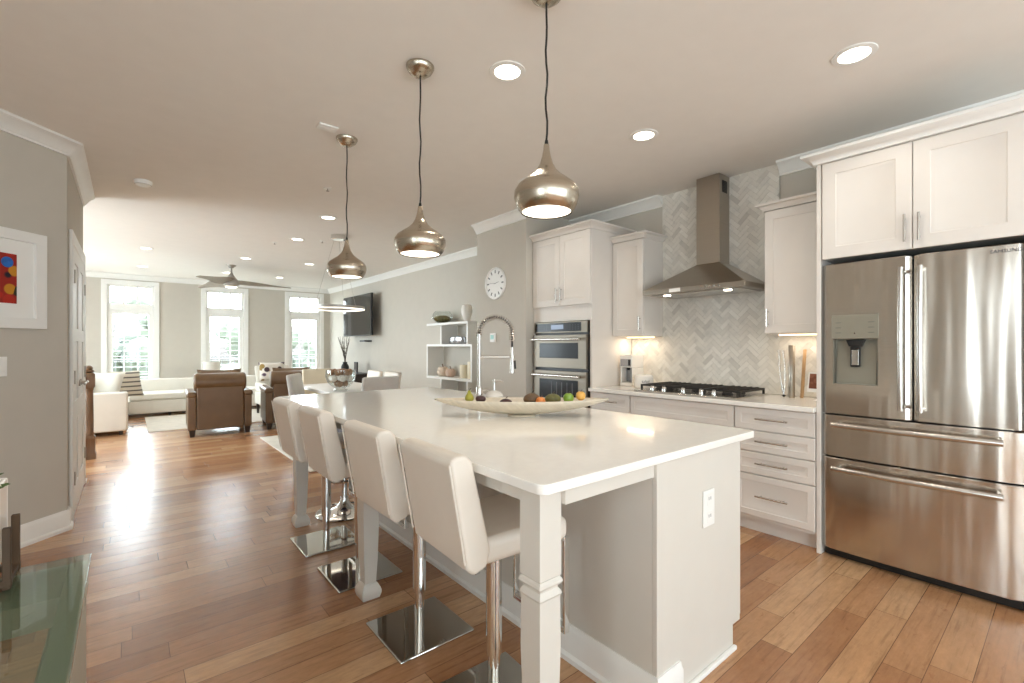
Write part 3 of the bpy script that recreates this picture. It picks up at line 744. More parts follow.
for v in me.vertices:
    a = rot + v.co.x / R + .2; rr = R + v.co.z; v.co = (rr * math.cos(a), rr * math.sin(a), .062 + v.co.y)
me.materials.clear(); me.materials.append(M['ink']); o = bpy.data.objects.new('lettering', me); COL.objects.link(o); o.parent = r
r = thing('utensil_vase', 'tall slim steel and glass utensil holder right of the cooktop', 'utensil holder', (3.78, 1.33, .902))
b = B(); b.lathe([(0, .001), (.02, .001), (.021, .006), (.021, .385), (.019, .388), (.018, .385), (.018, .01), (0, .01)], (3.78, 1.335, .9015), 24); build('cylinder', b, M['steel_v'], r)
r = thing('cutting_board', 'narrow wooden board leaning upright beside the steel cylinder', 'cutting board', (3.85, 1.29, .902))
b = B(); b.hexa([(3.80, 1.268, .9025), (3.82, 1.268, .9025), (3.80, 1.288, .9025), (3.82, 1.288, .9025), (3.862, 1.268, 1.26), (3.882, 1.268, 1.26), (3.862, 1.288, 1.26), (3.882, 1.288, 1.26)]); build('board', b, M['light_wood'], r, .004)
r = thing('tongs', 'thin steel tongs standing upright left of the steel cylinder', 'tongs', (3.80, 1.405, .902))
for s in (-1, 1):
    b = B(); b.tube([(3.80, 1.395, .9085), (3.80, 1.40 + s * .012, 1.0), (3.81, 1.41 + s * .02, 1.12), (3.83, 1.425 + s * .014, 1.25)], [.006, .005, .005, .008], 8); build('arm', b, M['steel_h'], r)
b = B().ball((3.80, 1.395, .912), .012, .012, .009); build('hinge', b, M['black'], r)
r = thing('picture_card', 'small tilted food photo card at the worktop end by the refrigerator', 'card', (3.72, 1.12, .902))
mt = Matrix.Translation((3.70, 1.12, 1.0)) @ Matrix.Rotation(math.radians(14), 4, 'Y')
b = B().box(-.004, .004, -.075, .085, -.04, .10, mt); build('card', b, M['plate'], r, .001)
b = B().box(-.0055, -.0042, -.065, .075, -.016, .09, mt); build('photo', b, blotch_material('food_photo', (120, 70, 48), [(90, 48, 36), (168, 120, 90), (60, 36, 30), (140, 90, 66)], 22), r)
b = B().box(-.003, .003, -.03, .03, -.098, -.03, Matrix.Translation((3.715, 1.12, 1.0))); b.box(3.68, 3.76, 1.08, 1.16, .9025, .908); build('stand', b, M['plate'], r, .001)

# ------------------------------------------------------------------ island
IX0, IX1, IY0, IY1 = .842, 2.13, .893, 3.74; IZ0, IZ1 = .882, .912
PX = 1.415; PY = .93; PR = 2.065; PYE = 3.56
b = B(); c = .03
poly = []
for (x, y, a0) in ((IX1 - c, IY0 + c, -90), (IX1 - c, IY1 - c, 0), (IX0 + c, IY1 - c, 90), (IX0 + c, IY0 + c, 180)):
    for k in range(6): t = math.radians(a0 + 18 * k); poly.append((x + c * math.cos(t), y + c * math.sin(t)))
b.prism(poly, 'z', IZ0, IZ1)
o = build('island_countertop', b, M['quartz'], None, .004, loc=((IX0 + IX1) / 2, (IY0 + IY1) / 2, IZ0)); tag(o, 'large white quartz countertop covering the kitchen island', 'countertop')
r = thing('kitchen_island', 'large painted kitchen island with square legs under the white countertop', 'island', (1.6, 2.3, 0))
build('island_body', B().box(PX - .012, PR - .022, PY + .004, PYE, .1, IZ0 - .001), M['island'], r)
b = B().box(PX + .02, PR - .09, PY + .02, PYE - .02, 0, .1); build('toe_kick', b, M['island'], r)
b = B(); b.prism([(PX + .13, 0), (PR - .085, 0), (PR - .085, .1), (PR - .022, .1), (PR - .022, IZ0 - .001), (PX + .13, IZ0 - .001)], 'y', PY - .004, PY + .003); build('end_panel', b, M['island'], r, .001)
build('corner_post', B().box(PX - .012, PX + .13, PY - .014, PY + .0035, 0, IZ0 - .001), M['island'], r, .002)
build('corner_post', B().box(PX - .012, PX + .13, PYE + .0005, PYE + .014, 0, IZ0 - .001), M['island'], r, .002)
b = run_base([(PX + .13, PY - .014), (PX - .012, PY - .014), (PX - .012, PYE + .01)]); build('baseboard', b, M['trim'], r)
b = B(); b.prism([(0, 0), (-.02, 0), (-.02, .012), (-.008, .02), (0, .02)], 'x', PX + .13, PR - .085) if False else b.box(PX + .131, PR - .08, PY - .02, PY - .0045, 0, .018); build('shoe_molding', b, M['trim'], r, .004)
n = 4; w = (PYE - PY - .02) / n
for k in range(n):
    a = PY + k * w; b = B(); 
    R2 = front(B(), 0, -(a + w - .004), -(a + .003), .115, IZ0 - .012, .06)
    bmesh.ops.transform(R2.bm, matrix=Matrix.Translation((PR, 0, 0)) @ Matrix.Rotation(PI, 4, 'Z'), verts=R2.bm.verts)
    d = build('cabinet_door', R2, M['island'], r)
    bb = B(); hy = a + .04; bb.cyl((PR + .03, hy, .68), (PR + .03, hy, .82), .006); bb.cyl((PR, hy, .7), (PR + .03, hy, .7), .0045); bb.cyl((PR, hy, .8), (PR + .03, hy, .8), .0045); build('handle', bb, M['steel_h'], d)
LX = .92
b = B(); b.box(LX + .042, PX - .013, PY - .004, PY + .018, .828, IZ0 - .001); b.box(LX - .03, LX - .01, PY + .1, IY1 - .12, .828, IZ0 - .001); b.box(LX + .042, PX - .013, PYE, PYE + .02, .828, IZ0 - .001)
build('apron', b, M['island'], r, .002)
def leg(cx, cy):
    b = B(); h = .042
    def ring(a, z): return [b.bm.verts.new((cx + sx * a, cy + sy * a, z)) for sx, sy in ((-1, -1), (1, -1), (1, 1), (-1, 1))]
    prof = [(h, IZ0 - .001), (h, .625), (h - .003, .62), (h + .002, .614), (h + .004, .606), (h + .001, .60), (h - .007, .593), (h - .007, .588), (h - .001, .58), (h + .002, .572), (h - .002, .564), (h - .002, .55),
            (h - .001, .42), (h - .006, .2), (h - .012, .09), (h - .013, .078), (h - .006, .072), (h + .003, .054), (h + .008, .04), (h + .008, .024), (h + .002, .004), (h + .001, 0)]
    rs = [ring(a, z) for a, z in prof]
    for A, C in zip(rs, rs[1:]):
        for j in range(4): b.bm.faces.new((A[j], A[(j + 1) % 4], C[(j + 1) % 4], C[j]))
    b.bm.faces.new(rs[0]); b.bm.faces.new(rs[-1][::-1])
    return build('leg', b, M['island'], r, sharp=20)
leg(LX, .985); leg(LX + .03, 2.31); leg(LX + .035, 3.54)
# outlet on the island end
r = thing('outlet', 'white electrical outlet plate on the island end panel', 'outlet', (1.768, PY - .004, .645))
build('plate', B().box(1.725, 1.811, PY - .0105, PY - .0045, .572, .715), M['plate'], r, .003)
for z in (.61, .678):
    k2 = build('socket', B().box(1.748, 1.788, PY - .0125, PY - .0106, z - .022, z + .022), M['plate'], r, .002)
    for x in (1.761, 1.775): build('slot', B().box(x - .0015, x + .0015, PY - .0132, PY - .0126, z - .002, z + .01), M['logo'], k2)

# ------------------------------------------------------------------ bar stools
def make_stool():
    r = thing('bar_stool', '', 'bar stool')
    z0, z1 = .6, .675
    # local: seat faces +X, pole at origin
    b = B(); b.box(-.2, .2, -.185, .185, z0 - .01, z1); build('seat', b, M['white_leather'], r, .028, 4)
    b = B(); y = .187
    prof = [(-.225, .60), (-.20, .575), (-.15, .59), (-.135, .64), (-.205, .93), (-.225, .95), (-.268, .95), (-.285, .93)]
    b.prism(prof, 'y', -y, y); bk = build('backrest', b, M['white_leather'], r, .014, 3)
    for s in (-1, 1): build('piping', B().tube([(-.232, s * (y - .002), .62), (-.286, s * (y - .002), .928)], .0035, 6), M['white_leather'], bk)
    build('pole', B().cyl((0, 0, .17), (0, 0, z0 - .012), .029, seg=24), M['chrome'], r)
    build('inner_pole', B().cyl((0, 0, .012), (0, 0, .17), .022, seg=24), M['chrome'], r)
    build('base_plate', B().box(-.18, .18, -.178, .178, 0, .012), M['mirror_base'], r, .006, 3)
    b = B(); b.box(-.1, .1, -.1, .1, z0 - .022, z0 - .011); build('seat_mount', b, M['black'], r, .003)
    b = B(); q = .013; fz = .235; fx = .215; fy = .15
    for s in (-1, 1): b.box(fx - q, fx + q, s * fy - .006, s * fy + .006, fz - .0, z0 - .011); b.box(.05, fx - q, s * fy - .006, s * fy + .006, z0 - .024, z0 - .0115)
    b.box(fx - q, fx + q, -fy + .006, fy - .006, fz, fz + .024); build('footrest', b, M['chrome'], r, .003)
    b = B(); b.tube([(.03, .02, z0 - .03), (.06, -.1, z0 - .045), (.07, -.2, z0 - .06), (.08, -.225, z0 - .085)], .005, 8); build('lever', b, M['black'], r)
    return r
G = 'white stools along the island'
st = make_stool()
st['label'] = 'white leather bar stool nearest the camera by the front island leg'; st['group'] = G; st.location = (1.025, 1.345, 0); st.rotation_euler.z = math.radians(-3)
dup(st, 'white leather bar stool second from the camera in front of middle leg', (1.022, 1.90, 0), 0)
dup(st, 'white leather bar stool third from the camera just beyond middle leg', (1.018, 2.60, 0), 0)
dup(st, 'white leather bar stool farthest from the camera on the island', (1.006, 3.14, 0), 0)
# round-base stool under the far end of the island
r = thing('round_stool', 'chrome stool with round trumpet base under the island far end', 'stool', (1.29, 3.60, 0))
b = B(); b.lathe([(0, .004), (.0, .0), (.205, 0), (.21, .006), (.205, .012), (.16, .018), (.1, .03), (.055, .055), (.034, .09), (.03, .12), (0, .12)], (1.29, 3.60, 0), 40); build('base', b, M['chrome'], r)
build('pole', B().cyl((1.29, 3.60, .12), (1.29, 3.60, .55), .024, seg=20), M['chrome'], r)
b = B(); b.tube([(1.29 + .14 * math.cos(t * PI / 8), 3.60 + .14 * math.sin(t * PI / 8), .27) for t in range(16)], .011, 8, closed=True)
for s in (-1, 1): b.cyl((1.29, 3.60, .27), (1.29 + s * .14, 3.60, .27), .008)
build('footrest', b, M['chrome'], r)
b = B(); b.lathe([(0, .55), (.17, .55), (.19, .565), (.19, .61), (.17, .63), (0, .635)], (1.29, 3.60, 0), 36); build('seat', b, mat('blue_grey_seat', (120, 122, 150), .5), r)

# ------------------------------------------------------------------ on the island
def D(p, q): return (p[0] + q[0], p[1] + q[1], p[2] + (q[2] if len(q) > 2 else 0))
# boat-shaped fruit bowl
bc = Vector((1.605, 1.866)); bd = Vector((.772, -.636)); bn = Vector((.636, .772))
r = thing('boat_bowl', 'long cream boat-shaped bowl of fruit on the island countertop', 'bowl', (bc.x, bc.y, IZ1))
b = B(); n, k = 40, 14; Lh = .46; g = []
for i in range(n + 1):
    s = -1 + 2 * i / n; q = abs(s); wdt = .108 * (1 - q ** 2.2) ** .8 + .002; rim = .083 + .008 * q ** 2.2; bot = .009 + (rim - .015) * q ** 1.9
    row = []
    for j in range(k + 1):
        t = -1 + 2 * j / k; z = bot + (rim - bot) * abs(t) ** 2.0; p = bc + bd * (s * Lh) + bn * (t * wdt); row.append(b.bm.verts.new((p.x, p.y, IZ1 + z)))
    g.append(row)
for i in range(n):
    for j in range(k): b.bm.faces.new((g[i][j], g[i + 1][j], g[i + 1][j + 1], g[i][j + 1]))
build('shell', b, M['boat'], r, sharp=80, solid=.006)
b = B(); rot = math.atan2(bd.y, bd.x); mt = Matrix.Translation((bc.x, bc.y, IZ1)) @ Matrix.Rotation(rot, 4, 'Z')
vs = B().lathe([(0, .001), (.075, .001), (.075, .006), (.07, .0085), (0, .009)], (0, 0, 0), 28)
bmesh.ops.transform(vs.bm, matrix=mt @ Matrix.Diagonal((1, .6, 1, 1)), verts=vs.bm.verts); build('foot', vs, M['boat'], r)
def fpos(s, t, z): p = bc + bd * s * Lh + bn * t; return (p.x, p.y, IZ1 + z)
def fruit(name, label, cat, s, t, z, rad, m, kind='round', grp='fruit in the boat bowl'):
    z += .019; c = fpos(s, t, z); r = thing(name, label, cat, c, grp)
    b = B()
    if kind == 'pear': b.lathe([(0, -rad), (rad * .55, -rad * .9), (rad * .95, -rad * .4), (rad, 0), (rad * .85, rad * .45), (rad * .5, rad * .95), (rad * .34, rad * 1.4), (rad * .2, rad * 1.62), (0, rad * 1.66)], c, 20); top = rad * 1.6
    elif kind == 'long': b.ball(c, rad * 1.35, rad * .9, rad * .9, mtx=Matrix.Rotation(rot, 4, 'Z')); top = rad * .85
    else: b.lathe([(0, -rad * .88), (rad * .4, -rad * .9), (rad * .85, -rad * .55), (rad, 0), (rad * .86, rad * .55), (rad * .45, rad * .88), (rad * .12, rad * .86), (0, rad * .78)], c, 20); top = rad * .8
    build('flesh', b, m, r)
    b = B(); b.tube([(c[0], c[1], c[2] + top), (c[0] + .004, c[1], c[2] + top + rad * .25), (c[0] + .009, c[1] - .004, c[2] + top + rad * .45)], [.0022, .002, .003], 6); build('stem', b, M['twig'], r)
fruit('pear', 'green-yellow pear with a stem at the left end of the boat bowl', 'pear', -.60, 0, .078, .024, M['green_pear'], 'pear')
fruit('plum', 'dark plum lying right of the green-yellow pear in the bowl', 'plum', -.47, .0, .072, .021, M['dark_fruit'], 'long')
fruit('pear', 'brown mottled pear lying in the middle of the boat bowl', 'pear', .12, .0, .071, .034, M['brown_fruit'], 'long')
fruit('orange', 'deep orange citrus low between the brown pear and avocado', 'orange', .215, -.035, .062, .026, M['orange'])
fruit('avocado', 'olive green mottled avocado left of the green apple', 'avocado', .36, .0, .071, .032, M['avocado'], 'long')
fruit('apple', 'shiny green apple between the avocado and golden orange', 'apple', .54, .0, .076, .029, M['apple'])
fruit('orange', 'golden orange at the right end of the boat bowl fruit', 'orange', .68, .0, .088, .026, M['peach'])
fruit('plum', 'second dark plum lying flat in the hollow of the boat bowl', 'plum', -.18, .0, .05, .026, M['dark_fruit'], 'long')

# spring faucet
fx, fy = 1.94, 2.72; fd = Vector((.772, -.636, 0)); fo = Vector((fx, fy, 0))
r = thing('kitchen_faucet', 'tall spring pull-down kitchen faucet on the island countertop', 'faucet', (fx, fy, IZ1))
def fp(a, z): p = fo + fd * a; return (p.x, p.y, z)
b = B(); b.lathe([(0, 0), (.03, 0), (.03, .008), (.024, .014), (.024, .07), (.02, .08), (.0, .08)], (fx, fy, IZ1 + .0005), 24); build('base', b, M['steel_h'], r)
build('riser', B().cyl((fx, fy, IZ1 + .08), (fx, fy, 1.37), .0135, seg=16), M['steel_h'], r)
arc = []
R = .118
for k in range(31):
    t = PI - PI * k / 30; arc.append((R + R * math.cos(t), 1.372 + R * math.sin(t) * 1.0))
arc = [(0, 1.36)] + arc + [(2 * R, 1.33), (2 * R, 1.27)]
build('hose', B().tube([fp(a, z) for a, z in arc], .008, 10), M['black'], r)
pts = []; turns = 26; tot = [0]
for p, q in zip(arc, arc[1:]): tot.append(tot[-1] + math.hypot(q[0] - p[0], q[1] - p[1]))
N = turns * 8
up = Vector((0, 0, 1)); side = Vector((.636, .772, 0))
for k in range(N + 1):
    s = tot[-1] * .9 * k / N; i = max(j for j in range(len(tot)) if tot[j] <= s + 1e-9); i = min(i, len(arc) - 2); u = (s - tot[i]) / (tot[i + 1] - tot[i])
    a = arc[i][0] + (arc[i + 1][0] - arc[i][0]) * u; z = arc[i][1] + (arc[i + 1][1] - arc[i][1]) * u
    ta = Vector((arc[i + 1][0] - arc[i][0], arc[i + 1][1] - arc[i][1])).normalized(); nn = fd * (-ta.y) + up * ta.x; th = 2 * PI * k / 8
    pts.append(Vector(fp(a, z)) + (nn * math.cos(th) + side * math.sin(th)) * .0185)
build('spring', B().tube(pts, .0038, 6), M['steel_h'], r)
b = B(); b.tube([fp(.012, 1.205), fp(2 * R - .012, 1.205)], .0095, 10); b.lathe([(.012, -.012), (.019, -.012), (.019, .012), (.012, .012)], fp(2 * R, 1.205), 16, close=True); build('support_arm', b, M['steel_h'], r)
build('spray_head', B().tube([fp(2 * R, 1.275), fp(2 * R, 1.2), fp(2 * R, 1.15), fp(2 * R, 1.09)], [.011, .0115, .016, .018], 16), M['steel_h'], r)
build('spray_trigger', B().tube([fp(2 * R + .02, 1.18), fp(2 * R + .024, 1.12)], .006, 8), M['black'], r)
build('handle', B().tube([fp(.02, IZ1 + .05), fp(.07, IZ1 + .06)], [.009, .006], 10), M['steel_h'], r)
# soap pump
sp = (2.06, 2.70)
r = thing('soap_dispenser', 'white domed soap dispenser with chrome pump beside the faucet', 'soap dispenser', (sp[0], sp[1], IZ1))
b = B(); b.lathe([(0, 0), (.06, 0), (.066, .008), (.062, .022), (.045, .038), (.02, .046), (0, .048)], (sp[0], sp[1], IZ1 + .0005), 28); build('bottle', b, M['ceramic'], r)
b = B(); b.cyl((sp[0], sp[1], IZ1 + .049), (sp[0], sp[1], IZ1 + .115), .008); b.tube([(sp[0], sp[1], IZ1 + .12), (sp[0] + .035, sp[1] - .03, IZ1 + .122), (sp[0] + .05, sp[1] - .042, IZ1 + .112)], .007, 8); b.ball((sp[0], sp[1], IZ1 + .118), .012); build('pump', b, M['chrome'], r)

# ------------------------------------------------------------------ ceiling fixtures
pend_labels = ['nickel teardrop pendant lamp nearest the camera over the island', 'nickel teardrop pendant lamp in the middle of the island row', 'nickel teardrop pendant lamp farthest along the island row']
for lab, (px, py), zt, zb in zip(pend_labels, ((1.295, 1.352), (1.15, 2.13), (1.16, 3.19)), (2.09, 1.995, 2.012), (1.818, 1.75, 1.757)):
    r = thing('pendant_lamp', lab, 'pendant lamp', (px, py, zb), 'nickel pendants over the island'); h = zt - zb
    pr = [(.102, 0), (.114, .012), (.124, .032), (.13, .055), (.128, .078), (.115, .099), (.09, .118), (.062, .137), (.04, .158), (.026, .182), (.0175, .21), (.0125, .236), (.011, .252), (.0, .253)]
    out = [(a, z / .253 * h) for a, z in pr]; inn = [(max(0, a - .003), z / .253 * h) for a, z in pr[:9]]
    b = B(); b.lathe(out + [], (px, py, zb), 48); b.lathe(inn, (px, py, zb), 48); build('shade', b, M['nickel'], r, sharp=70)
    b = B(); b.lathe([(0, 0), (.0985, 0), (.0985, .003), (0, .003)], (px, py, zb + .004), 40); build('diffuser', b, M['pend'], r)
    w = [(px + .003 * math.sin(k * 1.3), py + .003 * math.cos(k * 1.7), zt - .002 + (CZ - .05 - zt) * k / 12) for k in range(13)]
    build('cord', B().tube(w, .0042, 8), M['black'], r)
    build('cord_grip', B().cyl((px, py, zt - .004), (px, py, zt + .018), .009, .006), M['black'], r)
    b = B(); b.lathe([(0, -.055), (.014, -.055), (.036, -.047), (.06, -.028), (.071, -.008), (.071, 0), (0, 0)], (px, py, CZ - .0005), 32); build('canopy', b, M['nickel'], r)
    light('pendant_bulb_light', 'SPOT', (px, py, zb - .01), 5, (1, .92, .8), spot_size=2.4, spot_blend=.8, shadow_soft_size=.09)
cans = [(1.52, 1.88, 'recessed ceiling light between the first and second pendant lamps'),
        (2.74, .69, 'recessed ceiling light nearest the refrigerator cabinet'),
        (2.69, 1.86, 'recessed ceiling light in front of the range hood chimney'),
        (2.68, 3.02, 'recessed ceiling light half hidden behind the nearest pendant lamp'),
        (1.71, 5.27, 'recessed ceiling light just left of the farthest pendant canopy'),
        (1.74, 6.60, 'recessed ceiling light left of the round ring lamp canopy'),
        (1.47, 8.55, 'recessed ceiling light just above the ceiling fan canopy'),
        (2.42, 8.45, 'recessed ceiling light behind the farthest pendant shade'),
        (.20, 8.60, 'recessed ceiling light over the sofa, nearer of two at left'),
        (.20, 10.6, 'recessed ceiling light over the sofa, close to leftmost window'),
        (1.48, 10.45, 'recessed ceiling light beyond the fan near the middle window'),
        (2.42, 10.5, 'recessed ceiling light right of the fan near the rightmost window')]
for i, (x, y, lab) in enumerate(cans):
    r = thing('recessed_light', lab, 'ceiling light', (x, y, CZ), 'recessed ceiling lights')
    b = B(); b.lathe([(.068, -.006), (.092, -.004), (.094, 0), (.066, 0)], (x, y, CZ - .0005), 32, close=True); build('trim_ring', b, M['trim'], r)
    b = B(); b.lathe([(0, -.003), (.066, -.003), (.066, -.0005), (0, -.0005)], (x, y, CZ - .0005), 28); build('diffuser', b, M['led'], r)
    light('recessed_bulb_light', 'SPOT', (x, y, CZ - .02), CAN_W * (2.6 if y < 4 else 1.6), (1, .93, .82), spot_size=2.5, spot_blend=.5, shadow_soft_size=.07)
def small(name, label, cat, b, m, loc, **k): return tag(build(name, b, m, None, loc=loc, **k), label, cat)
r = thing('smoke_detector', 'white round smoke detector on the ceiling left of the pendants', 'smoke detector', (.1, 5.13, CZ))
b = B(); b.lathe([(0, -.04), (.045, -.04), (.06, -.032), (.065, -.012), (.065, 0), (0, 0)], (.1, 5.13, CZ - .0005), 28); build('housing', b, M['plate'], r)
b = B(); b.lathe([(.048, -.034), (.0585, -.0345), (.0595, -.03), (.05, -.03)], (.1, 5.13, CZ - .0005), 28, close=True); build('vent_ring', b, M['mid_metal'], r)
r = thing('ceiling_vent', 'small white rectangular ceiling plate left of the farthest pendant', 'ceiling plate', (1.0, 3.1, CZ))
build('plate', B().box(.94, 1.06, 3.06, 3.14, CZ - .012, CZ - .0005), M['plate'], r, .003)
build('slot', B().box(.955, 1.045, 3.085, 3.115, CZ - .0135, CZ - .0122), M['plate'], r)
for lab, x, y in (('small sprinkler head on the ceiling between middle pendant and smoke detector', 1.39, 4.3), ('small sprinkler head on the ceiling near the ceiling fan', 1.55, 7.0), ('small sprinkler head on the ceiling beside the ring lamp canopy', 2.03, 6.5)):
    r = thing('sprinkler_head', lab, 'sprinkler', (x, y, CZ), 'ceiling sprinkler heads')
    b = B(); b.lathe([(0, -.006), (.035, -.006), (.038, 0), (0, 0)], (x, y, CZ - .0005), 20); build('escutcheon', b, M['plate'], r)
    b = B(); b.lathe([(0, -.028), (.014, -.028), (.014, -.024), (.005, -.022), (.005, -.0065), (0, -.0065)], (x, y, CZ - .0005), 14); build('nozzle', b, M['mid_metal'], r)
# ring lamp
rx, ry, rz = 2.09, 6.05, 1.775
r = thing('ring_lamp', 'glowing round ring lamp hanging over the dining table', 'ring lamp', (rx, ry, rz))
b = B(); b.lathe([(.275, -.012), (.325, -.012), (.325, .02), (.275, .02)], (rx, ry, rz), 64, close=True); build('ring', b, M['mid_metal'], r, sharp=30)
b = B(); b.lathe([(.277, -.02), (.323, -.02), (.325, -.0125), (.275, -.0125)], (rx, ry, rz), 64, close=True); build('diffuser', b, M['ring'], r)
for k in range(3):
    t = 2 * PI * k / 3 + .4; build('wire', B().cyl((rx + .3 * math.cos(t), ry + .3 * math.sin(t), rz + .02), (rx + .05 * math.cos(t), ry + .05 * math.sin(t), CZ - .05), .0016, seg=6), M['mid_metal'], r)
b = B(); b.lathe([(0, -.055), (.085, -.055), (.09, -.05), (.09, 0), (0, 0)], (rx, ry, CZ - .0005), 32); build('canopy', b, M['chrome'], r)
# ceiling fan
qx, qy, qz = 1.40, 9.45, 2.40
r = thing('ceiling_fan', 'three-blade nickel ceiling fan with weathered blades in the living area', 'ceiling fan', (qx, qy, qz))
b = B(); b.lathe([(0, -.05), (.03, -.05), (.07, -.015), (.075, 0), (0, 0)], (qx, qy, CZ - .0005), 28); build('canopy', b, M['mid_metal'], r)
build('downrod', B().cyl((qx, qy, qz + .17), (qx, qy, CZ - .04), .014), M['mid_metal'], r)
b = B(); b.lathe([(0, -.07), (.09, -.07), (.12, -.04), (.125, .0), (.11, .04), (.06, .1), (.03, .15), (.02, .18), (0, .18)], (qx, qy, qz), 32); build('motor', b, M['mid_metal'], r)
b = B(); b.lathe([(0, -.095), (.05, -.09), (.085, -.078), (.088, -.0705), (0, -.0705)], (qx, qy, qz), 28); build('lamp_bowl', b, M['led'], r)
va = math.atan2(.88, .475)
for k in range(3):
    a = va - math.radians((65, 185, 305)[k]); b = B(); n = 14; rows = []
    for i in range(n + 1):
        t = i / n; d = .08 + .87 * t; w = (.095 + .04 * math.sin(PI * min(1, t * 1.6))) * (1 - .7 * t ** 1.6); tw = math.radians(30) * (1 - t * .5); cz = .015 - .03 * t; off = -.05 * t * t
        row = []
        for (s, zz) in ((-1, -.005), (1, -.005), (1, .005), (-1, .005)):
            yy = s * w + off; row.append(b.bm.verts.new((qx + d * math.cos(a) - yy * math.sin(a), qy + d * math.sin(a) + yy * math.cos(a), qz + cz + zz + yy * math.sin(tw) * .9)))
        rows.append(row)
    for A, C in zip(rows, rows[1:]):
        for j in range(4): b.bm.faces.new((A[j], A[(j + 1) % 4], C[(j + 1) % 4], C[j]))
    b.bm.faces.new(rows[0][::-1]); b.bm.faces.new(rows[-1]); build('blade', b, M['blade'], r)

# ------------------------------------------------------------------ left foreground and hall
dgv = Vector((-.70711, -.70711, 0)); dgn = Vector((.70711, -.70711, 0)); dg0 = Vector((XH, YC, 0))
def dgm(s, z, off=0):   # local: x along the diagonal wall (leftwards), y out of the wall, z up
    m = Matrix.Identity(4); p = dg0 + dgv * s + dgn * off
    for i in range(3): m[i][0] = dgv[i]; m[i][1] = dgn[i]; m[i][2] = (0, 0, 1)[i]; m[i][3] = (p.x, p.y, z)[i]
    return m
mt = dgm(.15, 1.395); p = mt.translation
r = thing('framed_painting', 'colourful abstract painting in a wide white frame on the angled wall', 'painting', tuple(p))
fw, fh, ft = .82, .62, .066
b = B(); b.box(0, fw, .002, .03, 0, ft, mt); b.box(0, fw, .002, .03, fh - ft, fh, mt); b.box(0, ft, .002, .03, ft, fh - ft, mt); b.box(fw - ft, fw, .002, .03, ft, fh - ft, mt); build('frame', b, M['trim'], r, .002)
build('mat_board', B().box(ft, fw - ft, .004, .01, ft, fh - ft, mt), M['plate'], r)
build('canvas', B().box(.163, fw - .163, .0102, .0125, .155, fh - .155, mt), M['art'], r)
def disc(cx, cz, rr, off):
    b = B(); q = [b.bm.verts.new(mt @ Vector((cx + rr * math.cos(t * PI / 12), off, cz + rr * math.sin(t * PI / 12)))) for t in range(24)]; q2 = [b.bm.verts.new(mt @ Vector((cx + rr * math.cos(t * PI / 12), off - .0008, cz + rr * math.sin(t * PI / 12)))) for t in range(24)]
    b.bm.faces.new(q); b.bm.faces.new(q2[::-1])
    for t in range(24): b.bm.faces.new((q[t], q[(t + 1) % 24], q2[(t + 1) % 24], q2[t]))
    return b
cv = [o for o in r.children if o.name.startswith('canvas')][0]
build('paint_spot', disc(.215, .41, .033, .0136), mat('blue_paint', (30, 100, 180), .6, var=.2, nscale=40), cv)
build('paint_spot', disc(.33, .43, .028, .0136), mat('yellow_paint', (214, 150, 50), .6, var=.2, nscale=40), cv)
mt = dgm(.36, 1.095); p = mt.translation
r = thing('light_switch', 'white wall switch plate on the angled wall below the painting', 'light switch', tuple(p))
build('plate', B().box(0, .12, .0005, .007, 0, .122, mt), M['plate'], r, .002)
b = B()
for k in (.03, .09): b.box(k - .017, k + .017, .0072, .011, .028, .094, mt)
build('rocker', b, M['plate'], r, .002)
# glass-topped console table
tx0, tx1, ty0, ty1, tz = -.85, -.072, -.2, 1.612, .75
r = thing('glass_table', 'glass-topped taupe table at the lower left of the picture', 'table', (-.46, .7, 0))
build('glass_top', B().box(tx0, tx1, ty0, ty1, tz - .012, tz), M['table_glass'], r, .003)
b = B(); z0, z1 = tz - .075, tz - .0135
b.box(tx1 - .042, tx1 - .006, ty0 + .01, ty1 - .01, z0, z1); b.box(tx0 + .008, tx0 + .1, ty0 + .01, ty1 - .01, z0, z1); b.box(tx0 + .1, tx1 - .042, ty1 - .21, ty1 - .01, z0, z1); b.box(tx0 + .1, tx1 - .042, ty0 + .01, ty0 + .1, z0, z1)
build('rim_frame', b, M['taupe'], r, .002)
for x in (tx1 - .034, tx0 + .045):
    for y in (ty1 - .03, ty0 + .43): build('leg', B().box(x - .025, x + .025, y - .4, y, 0, z0 - .0005), M['taupe'], r, .002)
r = thing('planter', 'white square planter in a wooden stand on the glass table', 'planter', (-.3, 1.45, tz))
px0, px1, py0, py1 = -.355, -.216, 1.484, 1.588
b = B(); b.hexa([(px0 + .02, py0 + .02, .775), (px1 - .02, py0 + .02, .775), (px0 + .02, py1 - .02, .775), (px1 - .02, py1 - .02, .775), (px0, py0, .80), (px1, py0, .80), (px0, py1, .80), (px1, py1, .80)])
t = .01
b.box(px0, px1, py0, py0 + t, .80, .975); b.box(px0, px1, py1 - t, py1, .80, .975); b.box(px0, px0 + t, py0 + t, py1 - t, .80, .975); b.box(px1 - t, px1, py0 + t, py1 - t, .80, .975)
build('pot', b, M['ceramic'], r, .004)
build('soil', B().box(px0 + t + .001, px1 - t - .001, py0 + t + .001, py1 - t - .001, .93, .955), M['moss'], r)
b = B()
for (x, y) in ((px1 + .012, py0 + .0), (px1 + .012, py1 - .0), (px0 - .012, py0), (px0 - .012, py1)): b.box(x - .007, x + .007, y - .007, y + .007, tz + .0008, .885)
b.box(px0 - .02, px1 + .02, py0 - .008, py0 + .008, .757, .772); b.box(px0 - .02, px1 + .02, py1 - .008, py1 + .008, .757, .772); b.box((px0 + px1) / 2 - .008, (px0 + px1) / 2 + .008, py0 - .004, py1 + .004, .758, .771)
for x in (px0 - .012, px1 + .012): b.box(x - .006, x + .006, py0 - .004, py1 + .004, .758, .771)
build('wooden_stand', b, M['rust_wood'], r, .002)
